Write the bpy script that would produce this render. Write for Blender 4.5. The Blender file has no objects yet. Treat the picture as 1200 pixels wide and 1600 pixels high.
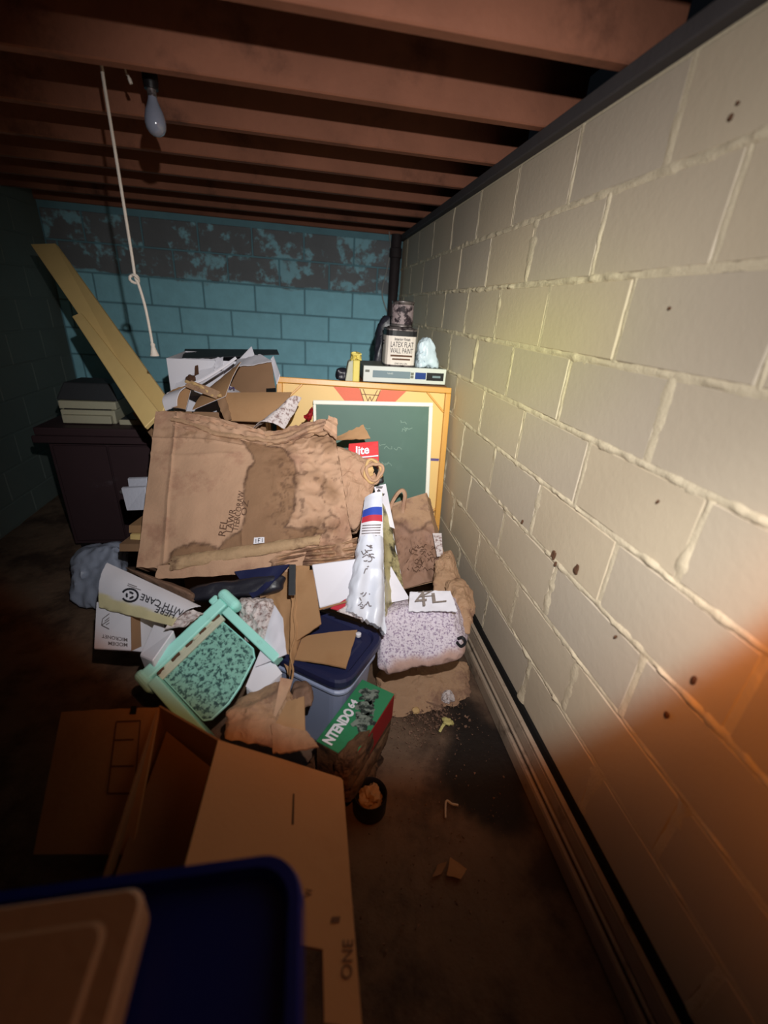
import bpy, bmesh, math, random
from mathutils import Vector, Matrix, noise
random.seed(7)
C = bpy.context.scene.collection
S = bpy.context.scene
V = Vector
EYE = V((0, 0, 1.47))
RT = V((0.98579549, -0.15512757, 0.0643637)); UP = V((0.00802491, 0.42629986, 0.90454631)); FW = V((0.16775831, 0.89118117, -0.42148936))
FL = 679.0
# ------------------------------------------------------------------ camera
cam = bpy.data.cameras.new('camera'); co = bpy.data.objects.new('camera', cam); C.objects.link(co)
co.matrix_world = Matrix(((RT.x, UP.x, -FW.x, EYE.x), (RT.y, UP.y, -FW.y, EYE.y), (RT.z, UP.z, -FW.z, EYE.z), (0, 0, 0, 1)))
cam.sensor_fit = 'VERTICAL'; cam.sensor_height = 36; cam.lens = FL / 1600 * 36
cam.clip_start = 0.02
cam.dof.use_dof = True; cam.dof.focus_distance = 1.9; cam.dof.aperture_fstop = cam.lens / 1000 / 0.012
S.camera = co
# ------------------------------------------------------------------ world, flashlight, exposure
w = bpy.data.worlds.new('world'); S.world = w; w.use_nodes = True
w.node_tree.nodes['Background'].inputs[0].default_value = (0.5, 0.62, 0.8, 1)
w.node_tree.nodes['Background'].inputs[1].default_value = 0.004
S.view_settings.view_transform = 'Standard'; S.view_settings.look = 'None'
S.view_settings.gamma = 1; S.view_settings.use_curve_mapping = False
S.view_settings.exposure = 0.0


class NT:
    """tiny helper for node math"""
    def __init__(s, nt): s.nt = nt; s.n = nt.nodes; s.l = nt.links
    def new(s, t, **k):
        x = s.n.new(t)
        for a, b in k.items(): setattr(x, a, b)
        return x
    def put(s, sock, v):
        if hasattr(v, 'is_output'): s.l.new(v, sock)
        elif v is not None: sock.default_value = v
    def m(s, op, a, b=None, c=None, clamp=False):
        x = s.new('ShaderNodeMath', operation=op, use_clamp=clamp)
        s.put(x.inputs[0], a); s.put(x.inputs[1], b); s.put(x.inputs[2], c)
        return x.outputs[0]
    def mix(s, f, a, b, mode='MIX'):
        x = s.new('ShaderNodeMix', data_type='RGBA', blend_type=mode)
        s.put(x.inputs[0], f)
        s.put(x.inputs[6], a if hasattr(a, 'is_output') else (*a, 1)); s.put(x.inputs[7], b if hasattr(b, 'is_output') else (*b, 1))
        return x.outputs[2]
    def noise(s, vec, scale, detail=4, rough=.55, dist=0):
        x = s.new('ShaderNodeTexNoise'); s.put(x.inputs['Vector'], vec)
        x.inputs['Scale'].default_value = scale; x.inputs['Detail'].default_value = detail
        x.inputs['Roughness'].default_value = rough; x.inputs['Distortion'].default_value = dist
        return x.outputs['Fac']
    def ramp(s, f, lo, hi):
        x = s.new('ShaderNodeMapRange', interpolation_type='SMOOTHSTEP'); s.put(x.inputs[0], f)
        x.inputs[1].default_value = lo; x.inputs[2].default_value = hi
        return x.outputs[0]


# the hand-held flashlight: hot centre, soft spill, a finger over its lower rim letting only red-orange light through
fl = bpy.data.lights.new('flashlight', 'POINT'); fo = bpy.data.objects.new('flashlight', fl); C.objects.link(fo)
fo.matrix_world = co.matrix_world.copy(); fo.location = EYE + V((0.09, 0.0, 0.28))
fl.energy = 350; fl.shadow_soft_size = 0.012; fl.color = (1, 1, 1); fl.use_nodes = True
T = NT(fl.node_tree); em = [x for x in T.n if x.type == 'EMISSION'][0]
tc = T.new('ShaderNodeTexCoord'); sp = T.new('ShaderNodeSeparateXYZ'); T.l.new(tc.outputs['Normal'], sp.inputs[0])
dz = T.m('MAXIMUM', T.m('MULTIPLY', sp.outputs[2], -1.0), 0.02)
u_ = T.m('DIVIDE', sp.outputs[0], dz); v_ = T.m('DIVIDE', sp.outputs[1], dz)
U0, V0 = 0.13, 0.18
du = T.m('SUBTRACT', u_, U0); dv = T.m('SUBTRACT', v_, V0)
du = T.m('ADD', T.m('MULTIPLY', T.m('MAXIMUM', du, 0.0), T.m('SUBTRACT', 1.5, T.m('MULTIPLY', T.ramp(T.m('MULTIPLY', v_, -1.0), -0.15, 0.45), 0.7))), T.m('MULTIPLY', T.m('MINIMUM', du, 0.0), 0.5))
dv = T.m('ADD', T.m('MAXIMUM', dv, 0.0), T.m('MULTIPLY', T.m('MINIMUM', dv, 0.0), 0.66))
r2 = T.m('ADD', T.m('MULTIPLY', du, du), T.m('MULTIPLY', dv, dv))
beam = T.m('DIVIDE', 1.0, T.m('ADD', 1.0, T.m('MULTIPLY', r2, 15.0)))
beam = T.m('MULTIPLY', beam, T.m('SUBTRACT', 1.0, T.m('MULTIPLY', T.ramp(v_, 0.75, 1.1), 0.62)))
beam = T.m('MULTIPLY', beam, T.ramp(T.m('SUBTRACT', u_, T.m('MULTIPLY', T.m('MAXIMUM', T.m('SUBTRACT', v_, 0.4), 0.0), 0.5)), -1.12, -0.66))
edge = T.m('ADD', T.m('MULTIPLY', T.m('MULTIPLY', u_, u_), 0.42), T.m('ADD', T.m('MULTIPLY', u_, 0.02), -0.725))
edge = T.m('ADD', edge, T.m('MULTIPLY', T.m('MAXIMUM', T.m('SUBTRACT', -0.25, u_), 0.0), 0.2))
clear = T.ramp(T.m('SUBTRACT', v_, edge), -0.05, 0.08)
front = T.ramp(T.m('MULTIPLY', sp.outputs[2], -1.0), 0.02, 0.2)
fing = T.m('MULTIPLY', T.m('SUBTRACT', 1.0, clear), T.m('ADD', T.m('ADD', 0.0012, T.m('MULTIPLY', T.m('EXPONENT', T.m('MULTIPLY', T.m('SUBTRACT', v_, edge), 9.0)), 0.085)), T.m('MULTIPLY', T.ramp(T.m('ADD', u_, T.m('MULTIPLY', v_, 0.7)), -0.45, 0.3), 0.085)))
low = T.m('MULTIPLY', T.ramp(T.m('MULTIPLY', v_, -1.0), 0.1, 0.5), T.m('MULTIPLY', T.ramp(u_, 0.12, 0.34), T.m('SUBTRACT', 1.0, T.m('MULTIPLY', T.ramp(u_, 0.45, 0.75), 0.7))))
beam = T.m('MULTIPLY', beam, T.m('ADD', 1.0, T.m('MULTIPLY', low, 0.55)))
wht = T.m('MULTIPLY', T.m('MULTIPLY', beam, clear), front)
hx = T.m('SUBTRACT', u_, 0.24); hy = T.m('SUBTRACT', v_, 0.19)
halo = T.m('MULTIPLY', T.m('EXPONENT', T.m('MULTIPLY', T.m('ADD', T.m('MULTIPLY', hx, hx), T.m('MULTIPLY', hy, hy)), -32.0)), 0.8)
tone = T.mix(halo, (1.0, 0.98, 0.95), (0.93, 1.0, 0.60))
col = T.new('ShaderNodeVectorMath', operation='SCALE'); T.l.new(tone, col.inputs[0]); T.l.new(wht, col.inputs[3])
col2 = T.new('ShaderNodeVectorMath', operation='SCALE'); col2.inputs[0].default_value = (1.0, 0.30, 0.055); T.l.new(T.m('MULTIPLY', fing, front), col2.inputs[3])
gd = T.m('DIVIDE', T.m('SUBTRACT', T.m('SUBTRACT', v_, edge), 0.05), 0.14)
glow = T.m('MULTIPLY', T.m('MULTIPLY', T.m('EXPONENT', T.m('MULTIPLY', T.m('MULTIPLY', gd, gd), -1.0)), T.ramp(u_, -0.2, 0.7)), front)
col3 = T.new('ShaderNodeVectorMath', operation='SCALE'); col3.inputs[0].default_value = (0.07, 0.030, 0.014); T.l.new(glow, col3.inputs[3])
sm0 = T.new('ShaderNodeVectorMath', operation='ADD'); T.l.new(col2.outputs[0], sm0.inputs[0]); T.l.new(col3.outputs[0], sm0.inputs[1]); col2 = sm0
sm = T.new('ShaderNodeVectorMath', operation='ADD'); T.l.new(col.outputs[0], sm.inputs[0]); T.l.new(col2.outputs[0], sm.inputs[1])
T.l.new(sm.outputs[0], em.inputs['Color'])


# ------------------------------------------------------------------ geometry helpers
def A(x, y, t):                       # a point of the room seen at (x, y), t metres deep
    return EYE + t * (FW + RT * ((x - 600) / FL) + UP * ((800 - y) / FL))
def AP(x, y, p0, n):                  # the same on a plane
    d = FW + RT * ((x - 600) / FL) + UP * ((800 - y) / FL)
    return EYE + d * ((p0 - EYE).dot(n) / d.dot(n))
def AZ(x, y, z): return AP(x, y, V((0, 0, z)), V((0, 0, 1)))
def proj(P):
    q = P - EYE; d = q.dot(FW)
    return 600 + FL * q.dot(RT) / d, 800 - FL * q.dot(UP) / d
def nz(p, s=1.0, o=0): return noise.noise(V((p[0] * s + o, p[1] * s + o * .7, p[2] * s - o)))
def sst(x, a, b):
    t = max(0, min(1, (x - a) / (b - a))); return t * t * (3 - 2 * t)


class G:
    def __init__(s): s.v = []; s.f = []; s.uv = None; s.at = {}; s.sm = True
    def add(s, g):
        o = len(s.v); s.v += g.v; s.f += [tuple(i + o for i in f) for f in g.f]; return s


def from_bm(bm):
    g = G(); bm.verts.index_update()
    g.v = [v.co.copy() for v in bm.verts]; g.f = [tuple(v.index for v in f.verts) for f in bm.faces]
    bm.free(); g.sm = False; return g
def hexa(c, bev=.003, seg=1):         # c: bottom 4 ccw, top 4 ccw
    bm = bmesh.new(); vs = [bm.verts.new(p) for p in c]
    for f in ((3, 2, 1, 0), (4, 5, 6, 7), (0, 1, 5, 4), (1, 2, 6, 5), (2, 3, 7, 6), (3, 0, 4, 7)): bm.faces.new([vs[i] for i in f])
    bmesh.ops.recalc_face_normals(bm, faces=bm.faces)
    if bev: bmesh.ops.bevel(bm, geom=bm.edges[:], offset=bev, segments=seg, affect='EDGES', profile=.5)
    return from_bm(bm)
def obox(o, ex, ey, ez, bev=.003, seg=1):   # origin corner + three edges
    o, ex, ey, ez = V(o), V(ex), V(ey), V(ez)
    b = [o, o + ex, o + ex + ey, o + ey]
    return hexa(b + [p + ez for p in b], bev, seg)
def cbox(c, ex, ey, ez, bev=.003, seg=1):
    c, ex, ey, ez = V(c), V(ex), V(ey), V(ez); return obox(c - (ex + ey + ez) / 2, ex, ey, ez, bev, seg)
def bar(p, q, wv, hv, bev=.004, seg=2):     # a bar from p to q, full width and height vectors
    p, q, wv, hv = V(p), V(q), V(wv), V(hv)
    return obox(p - wv / 2 - hv / 2, wv, hv, q - p, bev, seg)
def newell(P):
    n = V((0, 0, 0))
    for i, a in enumerate(P):
        b = P[(i + 1) % len(P)]; n += V(((a.y - b.y) * (a.z + b.z), (a.z - b.z) * (a.x + b.x), (a.x - b.x) * (a.y + b.y)))
    return n.normalized()
def plate(P, th=.003, bev=0):         # polygon (ccw towards the viewer) with thickness behind it
    P = [V(p) for p in P]; n = newell(P); k = len(P); g = G(); g.sm = False
    g.v = P + [p - n * th for p in P]
    g.f = [tuple(range(k)), tuple(range(2 * k - 1, k - 1, -1))] + [(i, k + i, k + (i + 1) % k, (i + 1) % k) for i in range(k)]
    return g
def sheet(c, nu=10, nv=10, th=.003, fn=None, rag=(0, 0, 0, 0), seed=0, mask=None, line=None):
    """c: bottom-left, bottom-right, top-right, top-left; fn(u, v, P) pushes along the normal"""
    a, b, d, e = [V(p) for p in c]; n = ((b - a) + (d - e)).cross((e - a) + (d - b)).normalized(); g = G()
    g.uv = []; fr = []
    ru, rv = (b - a).length, (e - a).length
    for j in range(nv + 1):
        for i in range(nu + 1):
            u, v = i / nu, j / nv; uu, vv = u, v
            j1 = noise.noise(V((u * 9 + seed, v * 9, seed))) + .6 * noise.noise(V((u * 31 + seed, v * 31, seed)))
            uu += (rag[3] * max(0, 1 - u * 6) - rag[1] * max(0, 1 - (1 - u) * 6)) / ru * (j1 + .6)
            vv += (rag[0] * max(0, 1 - v * 6) - rag[2] * max(0, 1 - (1 - v) * 6)) / rv * (j1 + .6)
            p = a.lerp(b, uu).lerp(e.lerp(d, uu), vv)
            if fn: p = p + n * fn(u, v, p)
            fr.append(p); g.uv.append((u, v))
    N = len(fr); W = nu + 1
    g.v = fr + [p - n * th for p in fr]; g.uv = g.uv * 2
    for j in range(nv):
        for i in range(nu):
            q = j * W + i; g.f.append((q, q + 1, q + W + 1, q + W)); g.f.append((N + q, N + q + W, N + q + W + 1, N + q + 1))
    rim = [i for i in range(W)] + [j * W + nu for j in range(1, nv + 1)] + [nv * W + i for i in range(nu - 1, -1, -1)] + [j * W for j in range(nv - 1, 0, -1)]
    for k in range(len(rim)):
        x, y = rim[k], rim[(k + 1) % len(rim)]; g.f.append((x, N + x, N + y, y))
    if mask: g.at['mask'] = [mask(p) for p in fr] * 2
    if line: g.at['line'] = [line(p) for p in fr] * 2
    return g
def crumple(amp, sc=12, seed=0, ridge=.5):
    def f(u, v, p):
        x = noise.noise(V((p.x * sc + seed, p.y * sc, p.z * sc))); y = noise.noise(V((p.x * sc * 2.3 - seed, p.y * sc * 2.3, p.z * sc * 2.3)))
        return amp * (x * (1 - ridge) + ridge * (abs(y) * -2 + .6) + .3 * x)
    return f
def softhex(c, n=10, k=10, amp=.0, sc=9, seed=0, sag=None, crisp=False):
    """soft-cornered, crumpled solid inside eight corners (bottom 4 ccw, top 4 ccw)"""
    c = [V(p) for p in c]; idx = {}; g = G()
    ctr = sum(c, V((0, 0, 0))) / 8
    def vert(i, j, l):
        if (i, j, l) in idx: return idx[(i, j, l)]
        q = V((i / n * 2 - 1, j / n * 2 - 1, l / n * 2 - 1)); s = (abs(q.x) ** k + abs(q.y) ** k + abs(q.z) ** k) ** (1 / k); q = q / s
        x, y, z = (q.x + 1) / 2, (q.y + 1) / 2, (q.z + 1) / 2
        lo = c[0].lerp(c[1], x).lerp(c[3].lerp(c[2], x), y); hi = c[4].lerp(c[5], x).lerp(c[7].lerp(c[6], x), y); p = lo.lerp(hi, z)
        d = (p - ctr).normalized()
        a = noise.noise(p * sc + V((seed, 0, 0))); b = noise.noise(p * sc * 2.4 - V((seed, 3, 0)))
        if crisp:
            vd = noise.voronoi(p * sc + V((seed, 0, seed)))[0]; p = p + d * amp * (2.2 * (vd[0] - .35) + .5 * a + .4 * (.5 - 2 * abs(b)))
        else: p = p + d * amp * (a + .7 * (.5 - 2 * abs(b)))
        if sag: p = sag(p, x, y, z)
        idx[(i, j, l)] = len(g.v); g.v.append(p); return idx[(i, j, l)]
    for a in range(n):
        for b in range(n):
            for s, F in ((0, 1), (n, 0)):
                for ax in range(3):
                    def P(x, y):
                        t = [x, y]; t.insert(ax, s); return vert(*t)
                    q = [P(a, b), P(a + 1, b), P(a + 1, b + 1), P(a, b + 1)]
                    g.f.append(tuple(q if (F ^ (ax != 1)) else q[::-1]) if False else tuple(q))
    bm = bmesh.new(); vs = [bm.verts.new(p) for p in g.v]
    for f in g.f: bm.faces.new([vs[i] for i in f])
    bmesh.ops.recalc_face_normals(bm, faces=bm.faces); g = from_bm(bm); g.sm = not crisp
    return g
def tube(P, r, seg=8, cap=True):
    P = [V(p) for p in P]; g = G(); n = len(P); R = r if isinstance(r, (list, tuple)) else [r] * n
    t0 = (P[1] - P[0]).normalized(); a = t0.orthogonal().normalized()
    for i, p in enumerate(P):
        t = ((P[min(i + 1, n - 1)] - P[max(i - 1, 0)])).normalized(); a = (a - t * a.dot(t)).normalized(); b = t.cross(a)
        for k in range(seg):
            th = 2 * math.pi * k / seg; g.v.append(p + (a * math.cos(th) + b * math.sin(th)) * R[i])
    for i in range(n - 1):
        for k in range(seg): g.f.append((i * seg + k, i * seg + (k + 1) % seg, (i + 1) * seg + (k + 1) % seg, (i + 1) * seg + k))
    if cap: g.f += [tuple(range(seg - 1, -1, -1)), tuple((n - 1) * seg + k for k in range(seg))]
    return g
def spline(P, n=8):
    P = [V(p) for p in P]; out = []
    for i in range(len(P) - 1):
        a, b, c, d = P[max(i - 1, 0)], P[i], P[i + 1], P[min(i + 2, len(P) - 1)]
        for k in range(n):
            t = k / n; out.append(.5 * ((2 * b) + (c - a) * t + (2 * a - 5 * b + 4 * c - d) * t * t + (3 * b - a - 3 * c + d) * t ** 3))
    return out + [P[-1]]
def lathe(prof, c, ax=(0, 0, 1), seg=24, sx=1.0):
    ax = V(ax).normalized(); a = ax.orthogonal().normalized(); b = ax.cross(a); c = V(c); g = G(); m = len(prof)
    for r, h in prof:
        for k in range(seg):
            th = 2 * math.pi * k / seg; g.v.append(c + ax * h + (a * math.cos(th) + b * math.sin(th) * sx) * max(r, 1e-4))
    for i in range(m - 1):
        for k in range(seg): g.f.append((i * seg + k, i * seg + (k + 1) % seg, (i + 1) * seg + (k + 1) % seg, (i + 1) * seg + k))
    g.f += [tuple(range(seg - 1, -1, -1)), tuple((m - 1) * seg + k for k in range(seg))]
    return g
def rrect(w, h, r, n=5):
    out = []
    for cx, cy, a0 in ((w / 2 - r, h / 2 - r, 0), (-w / 2 + r, h / 2 - r, 90), (-w / 2 + r, -h / 2 + r, 180), (w / 2 - r, -h / 2 + r, 270)):
        for k in range(n + 1):
            a = math.radians(a0 + 90 * k / n); out.append((cx + r * math.cos(a), cy + r * math.sin(a)))
    return out
def loft(rings, cap0=True, cap1=True):
    g = G(); k = len(rings[0])
    for R in rings: g.v += [V(p) for p in R]
    for i in range(len(rings) - 1):
        for j in range(k): g.f.append((i * k + j, i * k + (j + 1) % k, (i + 1) * k + (j + 1) % k, (i + 1) * k + j))
    if cap0: g.f.append(tuple(range(k - 1, -1, -1)))
    if cap1: g.f.append(tuple((len(rings) - 1) * k + j for j in range(k)))
    g.sm = False
    return g


# ------------------------------------------------------------------ object helpers
def link(name, g, mat, org, parent=None):
    me = bpy.data.meshes.new(name); me.from_pydata([V(p) - org for p in g.v], [], g.f)
    if g.uv:
        uv = me.uv_layers.new(name='UVMap')
        for l in me.loops: uv.data[l.index].uv = g.uv[l.vertex_index]
    for k, vals in g.at.items():
        at = me.attributes.new(k, 'FLOAT', 'POINT')
        for i, x in enumerate(vals): at.data[i].value = x
    me.materials.append(mat)
    if g.sm:
        for p in me.polygons: p.use_smooth = True
        try: me.set_sharp_from_angle(angle=math.radians(48))
        except Exception: pass
    me.update()
    o = bpy.data.objects.new(name, me); C.objects.link(o)
    if parent: o.parent = parent
    else: o.location = org
    return o
def tagit(o, label=None, cat=None, group=None, kind=None):
    if label: o['label'] = label
    if cat: o['category'] = cat
    if group: o['group'] = group
    if kind: o['kind'] = kind
    return o
def worg(o):
    p = V(o.location)
    while o.parent: o = o.parent; p += V(o.location)
    return p
def thing(name, loc, label, cat, group=None):
    o = bpy.data.objects.new(name, None); o.empty_display_size = .05; C.objects.link(o); o.location = V(loc)
    return tagit(o, label, cat, group)
def part(name, g, mat, parent, label=None):
    o = link(name, g, mat, worg(parent), parent)
    if label: o['label'] = label
    return o
def base_of(g):
    n = len(g.v); c = sum((V(p) for p in g.v), V((0, 0, 0))) / n; c.z = min(p[2] for p in g.v); return c
def single(name, g, mat, label, cat, group=None, kind=None):
    return tagit(link(name, g, mat, base_of(g)), label, cat, group, kind)
def struct(name, g, mat, org=(0, 0, 0)):
    return tagit(link(name, g, mat, V(org)), kind='structure')
def text(name, s, o, xv, yv, mat, parent, bold=.0, th=.0008, label=None):
    """lettering stretched into the parallelogram o, o+xv, o+yv and lying just above it"""
    cu = bpy.data.curves.new('t', 'FONT'); cu.body = s; cu.offset = bold; cu.resolution_u = 3
    ob = bpy.data.objects.new('t', cu); C.objects.link(ob); dg = bpy.context.evaluated_depsgraph_get()
    me = bpy.data.meshes.new_from_object(ob.evaluated_get(dg))
    P = [v.co.copy() for v in me.vertices]; F = [tuple(p.vertices) for p in me.polygons]
    bpy.data.objects.remove(ob); bpy.data.curves.remove(cu); bpy.data.meshes.remove(me)
    x0, x1 = min(p.x for p in P), max(p.x for p in P); y0, y1 = min(p.y for p in P), max(p.y for p in P)
    o, xv, yv = V(o), V(xv), V(yv); n = xv.cross(yv).normalized(); g = G(); g.sm = False
    g.v = [o + xv * ((p.x - x0) / (x1 - x0)) + yv * ((p.y - y0) / (y1 - y0)) + n * th for p in P]; g.f = F
    return part(name, g, mat, parent, label)
def strips(lines, o, xv, yv, wd, th=.0008):
    """flat printed strokes; lines: lists of (u, v) in the parallelogram"""
    o, xv, yv = V(o), V(xv), V(yv); n = xv.cross(yv).normalized(); g = G(); g.sm = False
    for L in lines:
        P = [o + xv * a + yv * b + n * th for a, b in L]
        for p, q in zip(P, P[1:]):
            if (q - p).length < 1e-6: continue
            s = n.cross(q - p).normalized() * wd / 2; k = len(g.v)
            g.v += [p - s, q - s, q + s, p + s]; g.f.append((k, k + 1, k + 2, k + 3))
    return g
def flat(polys, o, xv, yv, th=.0008):
    o, xv, yv = V(o), V(xv), V(yv); n = xv.cross(yv).normalized(); g = G(); g.sm = False
    for L in polys:
        k = len(g.v); g.v += [o + xv * a + yv * b + n * th for a, b in L]; g.f.append(tuple(range(k, k + len(L))))
    return g


from mathutils.bvhtree import BVHTree
def conform(g, geo, off):
    """drape flat print g (image-plane points x, y) over the surface geo"""
    t = BVHTree.FromPolygons([V(p) for p in geo.v], geo.f); last = None
    for i, (x, y) in enumerate(g.v):
        d = (FW + RT * ((x - 600) / FL) + UP * ((800 - y) / FL)).normalized(); h = t.ray_cast(EYE, d)
        if h[0] is None: g.v[i] = None; continue
        g.v[i] = h[0] - d * off
    ok = [f for f in g.f if all(g.v[k] is not None for k in f)]; used = sorted({k for f in ok for k in f}); mp = {k: n for n, k in enumerate(used)}
    g.v = [g.v[k] for k in used]; g.f = [tuple(mp[k] for k in f) for f in ok]; g.sm = False; return g
def text_on(geo, s, p0, p1, p2, mat, parent, bold=0., off=.003, label=None):
    """lettering whose baseline runs p0 -> p1 and whose letters rise towards p2, draped over geo"""
    cu = bpy.data.curves.new('t', 'FONT'); cu.body = s; cu.offset = bold; cu.resolution_u = 2
    ob = bpy.data.objects.new('t', cu); C.objects.link(ob); dg = bpy.context.evaluated_depsgraph_get()
    me = bpy.data.meshes.new_from_object(ob.evaluated_get(dg)); P = [v.co.copy() for v in me.vertices]; g = G(); g.f = [tuple(p.vertices) for p in me.polygons]
    bpy.data.objects.remove(ob); bpy.data.curves.remove(cu); bpy.data.meshes.remove(me)
    x0, x1 = min(p.x for p in P), max(p.x for p in P); y0, y1 = min(p.y for p in P), max(p.y for p in P)
    for p in P:
        a, c = (p.x - x0) / (x1 - x0), (p.y - y0) / (y1 - y0)
        g.v.append((p0[0] + a * (p1[0] - p0[0]) + c * (p2[0] - p0[0]), p0[1] + a * (p1[1] - p0[1]) + c * (p2[1] - p0[1])))
    return part('lettering', conform(g, geo, off), mat, parent, label)
def strips_on(geo, lines, wpx, off=.003):
    g = G()
    for L in lines:
        M_ = []
        for (ax, ay), (bx, by) in zip(L, L[1:]):
            n = max(1, int(math.hypot(bx - ax, by - ay) / 5)); M_ += [(ax + (bx - ax) * i / n, ay + (by - ay) * i / n) for i in range(n)]
        M_.append(L[-1])
        for (ax, ay), (bx, by) in zip(M_, M_[1:]):
            l = math.hypot(bx - ax, by - ay) or 1; sx, sy = -(by - ay) / l * wpx / 2, (bx - ax) / l * wpx / 2; k = len(g.v)
            g.v += [(ax + sx, ay + sy), (bx + sx, by + sy), (bx - sx, by - sy), (ax - sx, ay - sy)]; g.f.append((k, k + 1, k + 2, k + 3))
    return conform(g, geo, off)


# ------------------------------------------------------------------ materials
def srgb(r, g, b):
    return tuple((c / 12.92 if c <= .04045 else ((c + .055) / 1.055) ** 2.4) for c in (r / 255, g / 255, b / 255))
MATS = {}
def mat(name, base, rough=.8, var=.2, sc=6, bump=.15, bsc=60, metal=0, spec=.3, stain=None, line=None, tint=None, tsc=4, tlo=.5, thi=.65, coat=0, trans=0, alpha=1):
    m = bpy.data.materials.new(name); m.use_nodes = True; t = NT(m.node_tree); b = t.n['Principled BSDF']
    tcn = t.new('ShaderNodeTexCoord').outputs['Object']
    f = t.noise(tcn, sc, 5)
    c = t.mix(f, tuple(x * (1 - var) for x in base), tuple(min(1, x * (1 + var)) for x in base))
    if tint: c = t.mix(t.ramp(t.noise(tcn, tsc, 8, .65), tlo, thi), c, tint)
    if stain:
        a = t.new('ShaderNodeAttribute', attribute_name='mask'); c = t.mix(a.outputs['Fac'], c, t.mix(t.noise(tcn, sc * 3, 6, .6), tuple(x * .8 for x in stain), tuple(x * 1.2 for x in stain)))
    if line:
        a = t.new('ShaderNodeAttribute', attribute_name='line'); c = t.mix(a.outputs['Fac'], c, line)
    t.put(b.inputs['Base Color'], c); b.inputs['Roughness'].default_value = rough; b.inputs['Metallic'].default_value = metal
    b.inputs['Specular IOR Level'].default_value = spec; b.inputs['Coat Weight'].default_value = coat
    if trans: b.inputs['Transmission Weight'].default_value = trans
    if alpha < 1: b.inputs['Alpha'].default_value = alpha
    if bump:
        bp = t.new('ShaderNodeBump'); bp.inputs['Strength'].default_value = bump; bp.inputs['Distance'].default_value = .01
        t.l.new(t.noise(tcn, bsc, 5, .6), bp.inputs['Height']); t.l.new(bp.outputs[0], b.inputs['Normal'])
    MATS[name] = m; return m
CREAM = srgb(204, 190, 168)
m_wall = mat('cream_block_paint', CREAM, .55, .06, 3, .12, 45, spec=.35)
def per_block(m, lo, hi):
    t = NT(m.node_tree); b = t.n['Principled BSDF']; src = b.inputs['Base Color'].links[0].from_socket
    oi = t.new('ShaderNodeObjectInfo'); t.put(b.inputs['Base Color'], t.mix(1.0, src, t.mix(oi.outputs['Random'], lo, hi), 'MULTIPLY'))
per_block(m_wall, (.90, .90, .94), (1.03, 1.0, .95))
m_mortar = mat('cream_mortar_paint', srgb(214, 199, 172), .6, .08, 10, .3, 120)
m_rust = mat('rust_stain', srgb(90, 62, 45), .9)
m_joist = mat('old_joist_wood', srgb(132, 84, 64), .75, .35, 5, .2, 40, tint=srgb(70, 42, 32), tsc=2.4, tlo=.52, thi=.72)
m_sub = mat('subfloor_wood', srgb(46, 28, 22), .85, .3, 5)
m_sill = mat('sill_plate_grey', srgb(72, 68, 70), .8, .2, 8)
m_floor = mat('dirty_floor', srgb(92, 72, 58), .75, .35, 3, .5, 30, tint=srgb(46, 34, 28), tsc=2.2, tlo=.45, thi=.62)
m_trim = mat('grimy_metal_trim', srgb(168, 150, 132), .45, .2, 12, .1, 50, spec=.5, tint=srgb(80, 62, 50), tsc=9, tlo=.55, thi=.75)
m_black = mat('black_gap', srgb(14, 12, 12), .9)  # stands in for shade inside gaps, slits and holes; plain black on the plinth
m_wood = mat('pale_board_wood', srgb(222, 192, 130), .6, .15, 4, .1, 30)
m_frame = mat('orange_varnished_frame', srgb(206, 150, 70), .4, .12, 6, .05, 40, spec=.5)
m_play = mat('tan_playfield', srgb(222, 186, 120), .5, .06, 4, .03, 30)
m_red = mat('faded_red_print', srgb(216, 110, 84), .6, .08)
m_purple = mat('purple_print', srgb(92, 78, 130), .6)
m_brownprint = mat('brown_print', srgb(110, 74, 48), .6)
m_chalkb = mat('green_chalkboard', srgb(80, 108, 98), .55, .12, 5, .03, 30, tint=srgb(98, 124, 116), tsc=3.5, tlo=.5, thi=.8)
m_chalk = mat('chalk_marks', srgb(128, 152, 140), .9)
m_whitewood = mat('white_painted_wood', srgb(232, 230, 218), .5, .05)
m_kraft = mat('kraft_paper', srgb(184, 148, 122), .8, .12, 5, .2, 60, stain=srgb(130, 98, 72), line=srgb(72, 48, 36), tint=srgb(164, 126, 104), tsc=5)
m_kraft2 = mat('damp_kraft_paper', srgb(170, 136, 108), .75, .2, 6, .35, 50, stain=srgb(148, 114, 98), line=srgb(70, 46, 38), tint=srgb(138, 106, 88), tsc=7)
m_faint = mat('faint_brown_print', srgb(142, 130, 124), .8)
m_card = mat('brown_cardboard', srgb(168, 130, 94), .8, .1, 4, .1, 60, tint=srgb(148, 106, 70), tsc=3, tlo=.5, thi=.8)
m_card2 = mat('dark_cardboard', srgb(140, 108, 82), .8, .12, 5, .12, 60)
m_cardedge = mat('bleached_cardboard', srgb(205, 170, 120), .8, .1, 8, .1, 60)
m_white = mat('white_carton', srgb(224, 222, 232), .6, .05, 4, .05, 40, stain=srgb(218, 208, 166))
m_paper = mat('white_paper', srgb(228, 226, 238), .7, .05, 6, .08, 40)
m_news = mat('mouldy_newsprint', srgb(206, 196, 196), .85, .2, 20, .3, 60, tint=srgb(140, 118, 116), tsc=60, tlo=.48, thi=.62)
m_plastic = mat('white_plastic_bag', srgb(214, 218, 232), .35, .08, 8, .2, 20, spec=.5)
m_clear = mat('hazy_plastic_bag', srgb(150, 158, 178), .35, .15, 8, .2, 20, spec=.5)
m_lightblue = mat('pale_blue_bag', srgb(196, 212, 226), .4, .1, 8, .2, 25, spec=.5)
m_ink = mat('black_ink', srgb(34, 34, 42), .7)
m_greyink = mat('grey_ink', srgb(110, 102, 104), .7)
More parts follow.
